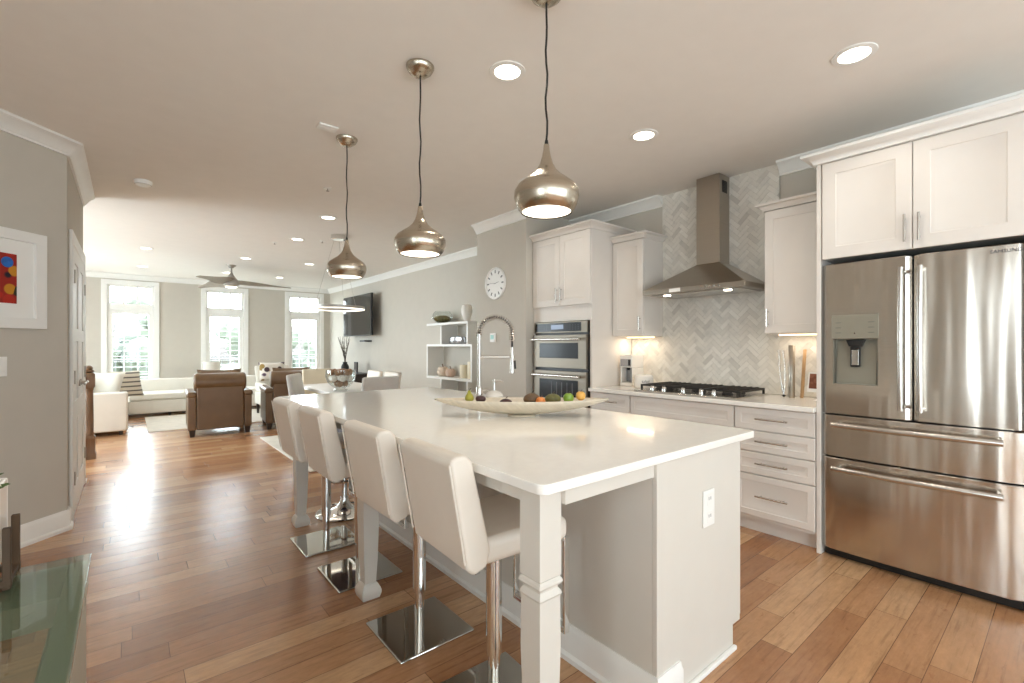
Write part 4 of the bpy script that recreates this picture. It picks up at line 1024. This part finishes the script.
for k in range(14):
    a = k * 2.4; rr = .008 + .006 * (k % 3); ll = .035 + .012 * (k % 4); cx, cy = -.285 + .028 * math.cos(a), 1.53 + .022 * math.sin(a); b = B(); pts = []
    for i in range(6):
        t2 = i / 5; pts.append((cx + math.cos(a) * (rr + ll * t2 * .9), cy + math.sin(a) * (rr + ll * t2) * .8, .952 + ll * (t2 * .9 - .45 * t2 * t2)))
    b.tube(pts, [.003, .005, .006, .005, .003, .0006], 6); build('leaf', b, M['plant'], r)
# newel post
nx, ny = -.343, 7.15
r = thing('newel_post', 'turned brown wooden newel post beside the closet doors', 'newel post', (nx, ny, 0))
def sqprof(b, prof, x, y):
    rs = []
    for a, z in prof: rs.append([b.bm.verts.new((x + sx * a, y + sy * a, z)) for sx, sy in ((-1, -1), (1, -1), (1, 1), (-1, 1))])
    for A, C in zip(rs, rs[1:]):
        for j in range(4): b.bm.faces.new((A[j], A[(j + 1) % 4], C[(j + 1) % 4], C[j]))
    b.bm.faces.new(rs[0]); b.bm.faces.new(rs[-1][::-1]); return b
build('base_block', sqprof(B(), [(.06, 0), (.06, .06), (.053, .075), (.053, .22), (.056, .23), (.056, .25), (.042, .27)], nx, ny), M['newel'], r)
build('shaft', B().lathe([(0, .27), (.042, .27), (.044, .29), (.04, .3), (.04, .5), (.036, .75), (.036, .78), (.04, .79), (.04, .80), (.0, .80)], (nx, ny, 0), 20), M['newel'], r)
build('top_block', sqprof(B(), [(.04, .8), (.05, .82), (.052, .83), (.052, .96), (.046, .975), (.03, .985)], nx, ny), M['newel'], r)
build('finial', B().lathe([(0, .984), (.028, .985), (.045, .995), (.045, 1.005), (.03, 1.015), (.036, 1.03), (.03, 1.05), (.014, 1.062), (0, 1.066)], (nx, ny, 0), 20), M['newel'], r)

# ------------------------------------------------------------------ wall clock, thermostat, shelf, tv
ckx, cky, ckz = BX, 4.16, 1.99
r = thing('wall_clock', 'round white wall clock with dash markers on the beige wall', 'clock', (ckx, cky, ckz))
def onx(b): return b
def lathe_x(prof, c, seg=40, close=False):
    b = B().lathe(prof, (0, 0, 0), seg, close); bmesh.ops.transform(b.bm, matrix=Matrix.Translation(c) @ Matrix.Rotation(-PI / 2, 4, 'Y'), verts=b.bm.verts); return b
build('face', lathe_x([(0, .001), (.165, .001), (.165, .012), (0, .012)], (ckx, cky, ckz)), M['plate'], r)
build('rim', lathe_x([(.164, .001), (.18, .001), (.182, .012), (.178, .024), (.168, .026), (.164, .018)], (ckx, cky, ckz), close=True), M['trim'], r)
b = B()
for k in range(12):
    m4 = Matrix.Translation((ckx, cky, ckz)) @ Matrix.Rotation(2 * PI * k / 12, 4, 'X'); b.box(-.0145, -.0122, -.007, .007, .115, .15, m4)
build('hour_mark', b, M['logo'], r)
for nm, ang, ln in (('hour_hand', 80, .07), ('minute_hand', -85, .1)):
    build(nm, B().box(-.0175, -.0148, -.0022, .0022, -.015, ln, Matrix.Translation((ckx, cky, ckz)) @ Matrix.Rotation(math.radians(ang), 4, 'X')), M['silver'], r)
r = thing('thermostat', 'small white thermostat on the beige wall behind the faucet spring', 'thermostat', (BX, 4.2, 1.38))
build('housing', B().box(BX - .022, BX - .0005, 4.16, 4.25, 1.33, 1.43), M['plate'], r, .006)
build('display', B().box(BX - .024, BX - .0222, 4.175, 4.235, 1.36, 1.41), mat('teal_display', (150, 200, 190), .3), r)
sx0, sx1, sy0, sy1 = 3.62, 3.91, 5.25, 6.5
r = thing('zigzag_bookshelf', 'white zigzag open bookshelf against the right wall', 'bookshelf', ((sx0 + sx1) / 2, 5.87, 0))
t = .035
for nm, a, e, z in (('shelf', sy0 + .1, sy1, 1.60), ('shelf', sy0, sy1, 1.28), ('shelf', sy0, sy1, .79), ('shelf', sy0 + .1, sy1, .44), ('shelf', sy0, sy1, .03)):
    build(nm, B().box(sx0, sx1, a, e, z, z + t), M['trim'], r, .003)
for y, z0, z1 in ((sy0 + .1, 1.315, 1.60), (6.05, 1.315, 1.60), (sy0, .825, 1.28), (sy1 - t, .825, 1.28), (sy0 + .1, .475, .79), (6.05, .475, .79), (sy0, .065, .44), (sy1 - t, .065, .44)):
    build('upright', B().box(sx0 + .002, sx1 - .002, y, y + t, z0 + .0005, z1 - .0005), M['trim'], r, .002)
SX = 3.74
c = (SX, 6.22, 1.635); r = thing('terrarium', 'round glass terrarium with moss on the top shelf', 'terrarium', c)
build('glass_globe', B().lathe([(.06, .002), (.12, .03), (.155, .08), (.15, .14), (.11, .19), (.108, .19), (.146, .14), (.151, .08), (.117, .034), (.06, .006), (0, .006), (0, .002)], c, 28), M['bowl_glass'], r)
build('moss', B().lathe([(0, .01), (.06, .01), (.11, .035), (.135, .07), (.11, .10), (.06, .12), (0, .115)], c, 20), M['moss'], r)
c = (SX, 5.55, 1.635); r = thing('ceramic_vase', 'white shell-shaped ceramic vase on the top shelf right', 'vase', c)
build('body', B().lathe([(0, .001), (.035, .001), (.055, .04), (.082, .13), (.086, .18), (.07, .235), (.04, .25), (.035, .24), (0, .235)], c, 28), M['ceramic'], r)
c = (SX, 5.78, 1.315); r = thing('silver_box', 'silver patterned oval box on the second shelf', 'box', c)
b = B().lathe([(0, .001), (.09, .001), (.1, .02), (.1, .085), (.095, .09), (0, .09)], (0, 0, 0), 28); bmesh.ops.transform(b.bm, matrix=Matrix.Translation(c) @ Matrix.Diagonal((.8, 2.1, 1, 1)), verts=b.bm.verts); build('body', b, M['silver'], r)
b = B().lathe([(0, .0905), (.09, .0905), (.09, .1), (.03, .118), (0, .12)], (0, 0, 0), 28); bmesh.ops.transform(b.bm, matrix=Matrix.Translation(c) @ Matrix.Diagonal((.8, 2.1, 1, 1)), verts=b.bm.verts); build('lid', b, M['silver'], r)
c = (SX, 5.47, 1.315); r = thing('figurine', 'small white round ornament at right of the second shelf', 'ornament', c)
b = B(); b.lathe([(0, .001), (.03, .001), (.03, .012), (.012, .02), (.012, .045)], c, 18); b.ball((c[0], c[1], c[2] + .085), .042); build('body', b, M['ceramic'], r)
for lab, y, q in (('larger cream pumpkin ornament in the middle shelf box', 6.2, .085), ('smaller pinkish pumpkin ornament beside the larger cream one', 5.98, .072)):
    c = (SX, y, .825); r = thing('pumpkin', lab, 'pumpkin', c, 'pumpkins on the shelf')
    b = B()
    for k in range(9): a = 2 * PI * k / 9; b.ball((c[0] + q * .5 * math.cos(a), c[1] + q * .5 * math.sin(a), c[2] + q * .86), q * .55, q * .55, q * .85, 12, 10)
    build('flesh', b, mat('pumpkin_skin', (226, 206, 186) if q > .08 else (206, 176, 156), .5), r, sharp=80)
    build('stem', B().tube([(c[0], c[1], c[2] + q * 1.55), (c[0], c[1] + .006, c[2] + q * 1.9), (c[0], c[1] + .02, c[2] + q * 2.15)], [.014, .009, .011], 8), M['newel'], r)
for lab, y, hh in (('taller ivory candle at right in the middle shelf box', 5.42, .24), ('shorter ivory candle left of the taller one', 5.62, .19)):
    c = (SX, y, .825); r = thing('pillar_candle', lab, 'candle', c, 'candles on the shelf')
    build('wax', B().lathe([(0, .001), (.062, .001), (.063, .006), (.063, hh - .004), (.058, hh), (0, hh - .008)], c, 24), M['candle'], r); build('wick', B().cyl((c[0], c[1], c[2] + hh - .007), (c[0], c[1], c[2] + hh + .012), .002, seg=6), M['black'], r)
# television on a swing arm
tc = Vector((3.72, 9.62, 1.925)); m4 = Matrix.Translation(tc) @ Matrix.Rotation(math.radians(.5), 4, 'Z')
r = thing('television', 'flat black television on a swing arm mount on the right wall', 'television', tuple(tc))
build('housing', B().box(-.022, .03, -.74, .74, -.425, .425, m4), M['black'], r, .006)
build('screen', B().box(-.0245, -.0225, -.725, .725, -.41, .412, m4), M['screen'], r)
b = B(); b.box(.0305, .05, -.2, .2, -.15, .15, m4); b.box(3.74, XW - .03, 9.5, 9.56, 1.85, 1.95); b.box(XW - .03, XW - .001, 9.4, 9.66, 1.75, 2.05); build('wall_mount', b, M['black'], r)
small('media_box', 'small black box shelf mounted under the television', 'media box', B().box(3.76, 3.925, 9.35, 9.6, 1.38, 1.41), M['black'], (3.85, 9.48, 1.38), bevel=.004)
# console with branches in a vase under the tv
r = thing('console_cabinet', 'low dark console below the wall television', 'console', (3.73, 9.9, 0))
build('carcass', B().box(3.52, 3.9, 9.2, 10.9, .1, .72), M['dark_wood'], r, .006)
for k in range(3): build('door', B().box(3.505, 3.519, 9.22 + k * .56, 9.22 + k * .56 + .54, .13, .69), M['dark_wood'], r, .003)
for x in (3.56, 3.86):
    for y in (9.26, 10.84): build('leg', B().cyl((x, y, 0), (x, y, .0995), .016, .022), M['dark_wood'], r)
vc = (3.58, 9.95, .7205)
r = thing('branch_vase', 'dark vase of bare twigs below the television', 'vase', vc)
build('vase', B().lathe([(0, .0), (.06, .0), (.085, .06), (.08, .14), (.045, .2), (.05, .23), (.043, .23), (.04, .2), (0, .19)], vc, 24), M['black'], r)
random.seed(5)
for k in range(9):
    a = random.uniform(0, 2 * PI); l = random.uniform(.44, .6); sp = random.uniform(.05, .14); b = B()
    pts = [(vc[0] + math.cos(a) * sp * (i / 6) ** 1.3 + random.uniform(-.008, .008), vc[1] + math.sin(a) * sp * 2.2 * (i / 6) ** 1.3, vc[2] + .2 + l * i / 6) for i in range(7)]
    b.tube(pts, [.007, .006, .006, .005, .005, .004, .002], 6)
    for i in (2, 3, 4, 5):
        q = Vector(pts[i]); b.tube([q, q + Vector((random.uniform(-.03, .03), random.uniform(-.09, .09), .09))], [.004, .0015], 5)
    build('branch', b, M['twig'], r)
r = thing('photo_frame', 'small dark photo frame standing beside the twig vase', 'photo frame', (3.66, 9.55, .72))
b = B().box(3.64, 3.66, 9.42, 9.6, .7205, .96); build('frame', b, M['black'], r, .003)
build('picture', B().box(3.6375, 3.6395, 9.445, 9.575, .75, .935), mat('dark_picture', (70, 56, 48), .5, var=.4, nscale=20), r)

# ------------------------------------------------------------------ dining set
tbx, tby = 2.2, 6.1
rug = build('dining_rug', B().box(1.42, 3.1, 4.95, 7.25, .0005, .012), M['rug'], None, .004, loc=(2.26, 6.1, 0)); tag(rug, 'pale rug under the dining table', 'rug')
FZ = .0125
r = thing('dining_table', 'white rectangular dining table under the ring lamp', 'dining table', (tbx, tby, FZ))
build('tabletop', B().box(tbx - .42, tbx + .42, tby - .8, tby + .8, .715, .75), M['trim'], r, .006)
for sx in (-1, 1):
    for sy in (-1, 1): build('leg', B().frustum(tbx + sx * .38, tby + sy * .73, FZ, .7145, .025, .025, .036, .036), M['trim'], r)
def make_dchair(m, name='dining_chair'):
    r = thing(name, '', 'chair')
    build('seat', B().box(-.22, .22, -.22, .22, .4, .48), m, r, .025, 3)
    b = B(); b.hexa([(-.23, -.22, .40), (-.16, -.22, .40), (-.23, .22, .40), (-.16, .22, .40), (-.31, -.21, .93), (-.25, -.21, .93), (-.31, .21, .93), (-.25, .21, .93)]); build('backrest', b, m, r, .022, 3)
    for x, y in ((-.19, -.18), (-.19, .18), (.18, -.18), (.18, .18)): build('leg', B().frustum(x, y, 0, .399, .014, .014, .02, .02), M['dark_wood'], r)
    return r
dc = make_dchair(M['grey_fabric']); GD = 'upholstered chairs around the dining table'
dc['label'] = 'pale grey dining chair at the near end of the dining table'; dc['group'] = GD; dc.location = (2.18, 5.22, FZ); dc.rotation_euler.z = PI / 2
dup(dc, 'pale grey dining chair on the left side of the dining table', (1.81, 5.98, FZ), math.radians(-32))
d2 = make_dchair(M['cream']); d2['label'] = 'cream dining chair at the far end of the dining table'; d2['group'] = GD; d2.location = (2.20, 7.02, FZ); d2.rotation_euler.z = -PI / 2
d3 = make_dchair(M['white_leather']); d3['label'] = 'white dining chair at the right side, nearer the zigzag bookshelf'; d3['group'] = GD; d3.location = (2.44, 5.78, FZ); d3.rotation_euler.z = PI
dup(d3, 'white dining chair at the right side, farther toward the television', (2.41, 6.28, FZ), PI)
c = (1.97, 5.62, .7505); r = thing('glass_bowl', 'large clear glass bowl of bronze balls on the dining table', 'bowl', c)
build('glass', B().lathe([(.05, 0), (.075, .005), (.08, .014), (.05, .024), (.1, .05), (.15, .1), (.172, .17), (.168, .25), (.164, .25), (.167, .17), (.145, .103), (.095, .056), (.04, .034), (0, .034), (0, 0)], c, 36), M['bowl_glass'], r)
k = 0
for (lz, n, rr, ph) in ((.085, 3, .05, 0), (.15, 6, .104, .4), (.152, 1, 0, 0), (.222, 6, .104, .93), (.224, 1, 0, 0)):
    for i in range(n):
        a = 2 * PI * i / n + ph; q = (c[0] + rr * math.cos(a), c[1] + rr * math.sin(a), c[2] + lz)
        o = build('decor_ball', B().ball(q, .04, u=14, v=10), M['gold_ball'] if (i + k) % 2 == 0 else M['ceramic'], None, loc=q); tag(o, 'decorative ball heaped in the clear glass bowl on the dining table', 'ball', 'balls in the glass bowl'); k += 1

# ------------------------------------------------------------------ living area
rug = build('living_rug', B().box(.23, 2.9, 8.78, 10.62, .0005, .012), M['rug'], None, .004, loc=(1.5, 9.7, 0)); tag(rug, 'pale rug between the white sofa and brown armchairs', 'rug')
r = thing('sectional_sofa', 'white L-shaped sectional sofa in the corner by the left window', 'sofa', (-.3, 10.2, 0))
AX0, AX1, AY0 = -1.05, -.0, 8.74
build('arm', B().box(AX0, AX1, AY0, AY0 + .2, .06, .62), M['white_fabric'], r, .03, 3)
build('seat_base', B().box(AX0 + .2, AX1 - .01, AY0 + .205, 11.6, .06, .3), M['white_fabric'], r, .02)
build('backrest', B().box(AX0, AX0 + .195, AY0 + .205, 11.75, .06, .64), M['white_fabric'], r, .03, 3)
for k in range(2): build('seat_cushion', B().box(AX0 + .2, AX1, AY0 + .21 + k * .85, AY0 + 1.05 + k * .85, .305, .45), M['white_fabric'], r, .035, 3)
build('seat_base', B().box(AX1 + .0, 2.3, 10.72, 11.5, .06, .3), M['white_fabric'], r, .02)
for k in range(2): build('seat_cushion', B().box(AX1 + .01 + k * 1.13, AX1 + 1.13 + k * 1.13, 10.70, 11.5, .305, .42), M['white_fabric'], r, .03, 3)
build('backrest', B().box(AX1 + .0, 2.3, 11.5, 11.74, .06, .64), M['white_fabric'], r, .03, 3)
for k in range(2):
    b = B().pillow(.82, .52, .22, Matrix.Translation((AX0 + .34, 9.4 + k * .84, .69)) @ Matrix.Rotation(math.radians(-14), 4, 'Y') @ Matrix.Rotation(PI / 2, 4, 'Z')); build('back_cushion', b, M['white_fabric'], r, sharp=80)
for x in (AX0 + .08, AX1 - .08):
    for y in (AY0 + .08, 11.6): build('foot', B().cyl((x, y, 0), (x, y, .059), .02, .025, 12), M['dark_wood'], r)
for x in (.6, 2.2):
    for y in (10.78, 11.66): build('foot', B().cyl((x, y, 0), (x, y, .059), .02, .025, 12), M['dark_wood'], r)
def cushion(name, label, loc, w, h, t, m, rz, tilt, grp='cushions on the sofa'):
    b = B().pillow(w, h, t, Matrix.Translation(loc) @ Matrix.Rotation(math.radians(rz), 4, 'Z') @ Matrix.Rotation(math.radians(tilt), 4, 'X')); o = build(name, b, m, None, loc=loc, sharp=80); return tag(o, label, 'cushion', grp)
cushion('throw_pillow', 'grey and cream striped throw pillow on the white sofa', (-.02, 9.5, .69), .42, .44, .16, M['stripe'], 24, -20)
cushion('throw_pillow', 'large plain white pillow leaning behind the sofa arm', (-.28, 9.2, .68), .5, .46, .18, M['white_fabric'], -35, -22)
cushion('throw_pillow', 'plain white pillow at the far left of the sofa arm', (-.62, 9.04, .70), .46, .42, .16, M['white_fabric'], 5, -10)
def make_armchair():
    r = thing('armchair', '', 'armchair')   # local: faces +Y, back at y=0
    m = M['brown_leather']
    zb = .095
    build('back_panel', B().box(-.29, .29, 0, .16, zb, .70), m, r, .018, 3)
    b = B(); b.prism([(.0 + .115 + .135 * math.cos(t * PI / 8), .765 + .13 * math.sin(t * PI / 8)) for t in range(16)], 'x', -.325, .325); build('head_roll', b, m, r, .035, 4, sharp=60)
    for s in (-1, 1):
        b = B(); b.box(min(s * .295, s * .395), max(s * .295, s * .395), .005, .80, zb, .565); a = build('arm', b, m, r, .016, 3)
        b = B(); b.box(min(s * .285, s * .41), max(s * .285, s * .41), .0, .83, .55, .635); build('arm_pad', b, m, a, .035, 4)
    build('seat_frame', B().box(-.292, .292, .165, .78, zb, .30), m, r, .015)
    build('seat_cushion', B().box(-.285, .285, .17, .82, .305, .47), m, r, .04, 3)
    build('back_cushion', B().pillow(.56, .5, .2, Matrix.Translation((0, .28, .70)) @ Matrix.Rotation(math.radians(10), 4, 'X')), m, r, sharp=80)
    for x in (-.34, .34):
        for y in (.06, .74): build('leg', B().frustum(x, y, 0, zb - .0005, .026, .026, .038, .038), M['dark_wood'], r)
    return r
ac = make_armchair(); ac['label'] = 'brown leather armchair seen from behind, left one nearest the sofa'; ac['group'] = 'brown leather armchairs'
ac.location = (1.035, 7.86, 0); ac.rotation_euler.z = math.radians(-3)
dup(ac, 'brown leather armchair seen from behind, right one near the dining table', (2.02, 7.86, 0), math.radians(-6))
# white lounge chair with floral pillow
def lounge():
    r = thing('lounge_chair', 'white high-back chair with a floral pillow beyond the right armchair', 'chair', (2.2, 9.6, .0125))
    m = M['white_fabric']; X0, X1 = 1.86, 2.5
    build('backrest', B().hexa([(X0 + .06, 9.93, .3), (X1 - .06, 9.93, .3), (X0 + .06, 10.05, .3), (X1 - .06, 10.05, .3), (X0 + .02, 10.02, .91), (X1 - .02, 10.02, .91), (X0 + .02, 10.12, .91), (X1 - .02, 10.12, .91)]), m, r, .03, 3)
    build('seat', B().box(X0, X1, 9.3, 9.98, .2, .44), m, r, .03, 3)
    for s, x in ((-1, X0), (1, X1)): build('arm', B().box(min(x, x - s * .1), max(x, x - s * .1), 9.32, 9.95, .445, .6), m, r, .025, 3)
    for x in (X0 + .05, X1 - .05):
        for y in (9.36, 9.92): build('leg', B().frustum(x, y, .0125, .1995, .016, .016, .024, .024), M['dark_wood'], r)
lounge()
cushion('throw_pillow', 'floral throw pillow leaning on the white high-back chair', (2.14, 9.86, .80), .46, .36, .15, M['floral'], 0, -12, 'cushions on the chairs')
# side table with lamp
r = thing('side_table', 'small dark round side table between sofa and armchair', 'side table', (1.25, 10.15, .0125))
build('top', B().lathe([(0, .50), (.22, .50), (.225, .51), (.225, .525), (0, .525)], (1.2, 10.25, 0), 32), M['dark_wood'], r)
build('stem', B().cyl((1.2, 10.25, .04), (1.2, 10.25, .4995), .02), M['dark_wood'], r)
build('foot', B().lathe([(0, .0127), (.15, .0127), (.15, .02), (.03, .04), (0, .04)], (1.2, 10.25, 0), 28), M['dark_wood'], r)
lc = (1.2, 10.25, .5255); r = thing('table_lamp', 'white drum-shade table lamp beyond the left brown armchair', 'table lamp', lc)
build('base', B().lathe([(0, 0), (.07, 0), (.07, .012), (.03, .02), (.045, .08), (.05, .12), (.03, .18), (.012, .2), (.012, .3), (0, .3)], lc, 24), M['newel'], r)
build('shade', B().lathe([(.135, .22), (.14, .47), (.137, .47), (.132, .22)], lc, 32, close=True), M['white_fabric'], r)

# ------------------------------------------------------------------ outside the far windows
o = build('ground_outside', B().box(-30, 34, YF + 1.6, 60, -3.2, -3), M['lawn']); o['kind'] = 'structure'
r = thing('balcony', 'narrow balcony with dark railing outside the far windows', 'balcony', (1.6, 12.6, -.2))
build('deck', B().box(XL, XW, YF + .15, 13.1, -.2, -.05), M['lawn'], r)
b = B(); b.box(XL, XW, 13.02, 13.06, .98, 1.02); b.box(XL, XW, 13.02, 13.06, .05, .08)
build('rail', b, M['railing'], r)
b = B(); x = XL + .05
while x < XW: b.box(x - .008, x + .008, 13.03, 13.05, .08, .98); x += .13
o = build('baluster', b, M['railing'], r); o['kind'] = 'stuff'
def house(label, cx, cy, w, d, h, m):
    r = thing('house', label, 'house', (cx, cy, -3)); z = -3
    build('walls', B().box(cx - w / 2, cx + w / 2, cy - d / 2, cy + d / 2, z, z + h), m, r)
    build('roof', B().prism([(cx - w / 2 - .3, z + h), (cx + w / 2 + .3, z + h), (cx, z + h + w * .35)], 'y', cy - d / 2 - .3, cy + d / 2 + .3), M['roof'], r)
    for k in (-1, 1): build('window', B().box(cx + k * w * .22 - .5, cx + k * w * .22 + .5, cy - d / 2 - .05, cy - d / 2 - .002, z + h * .5, z + h * .5 + 1.3), M['trim'], r)
house('red-sided house seen faintly through the leftmost window', -.6, 34, 6, 7, 3.4, M['brick_red'])
house('pale house seen faintly through the middle window', 7.6, 40, 8, 8, 3.4, M['lawn'])
def tree(label, cx, cy, h, rr):
    r = thing('tree', label, 'tree', (cx, cy, -3), 'trees beyond the balcony'); random.seed(int(cx * 10) + 50)
    build('trunk', B().tube([(cx, cy, -3), (cx + .1, cy, -3 + h * .3), (cx, cy, -3 + h * .7)], [.22, .16, .06], 10), M['twig'], r)
    b = B()
    for k in range(26):
        a = random.uniform(0, 2 * PI); q = random.uniform(0, 1); z = random.uniform(.35, 1) * h
        b.ball((cx + math.cos(a) * rr * q, cy + math.sin(a) * rr * q, -3 + z), rr * .42 * random.uniform(.6, 1), u=8, v=6, mtx=Matrix.Rotation(a, 4, 'X'))
    build('crown', b, M['leafy'], r, smooth=False)
tree('leafy tree seen faintly through the leftmost window', .3, 27, 6.4, 1.6)
tree('leafy tree seen faintly through the middle window', 5.0, 26, 5.8, 1.8)
tree('leafy tree seen faintly through the rightmost window', 8.6, 25, 6.2, 2.0)
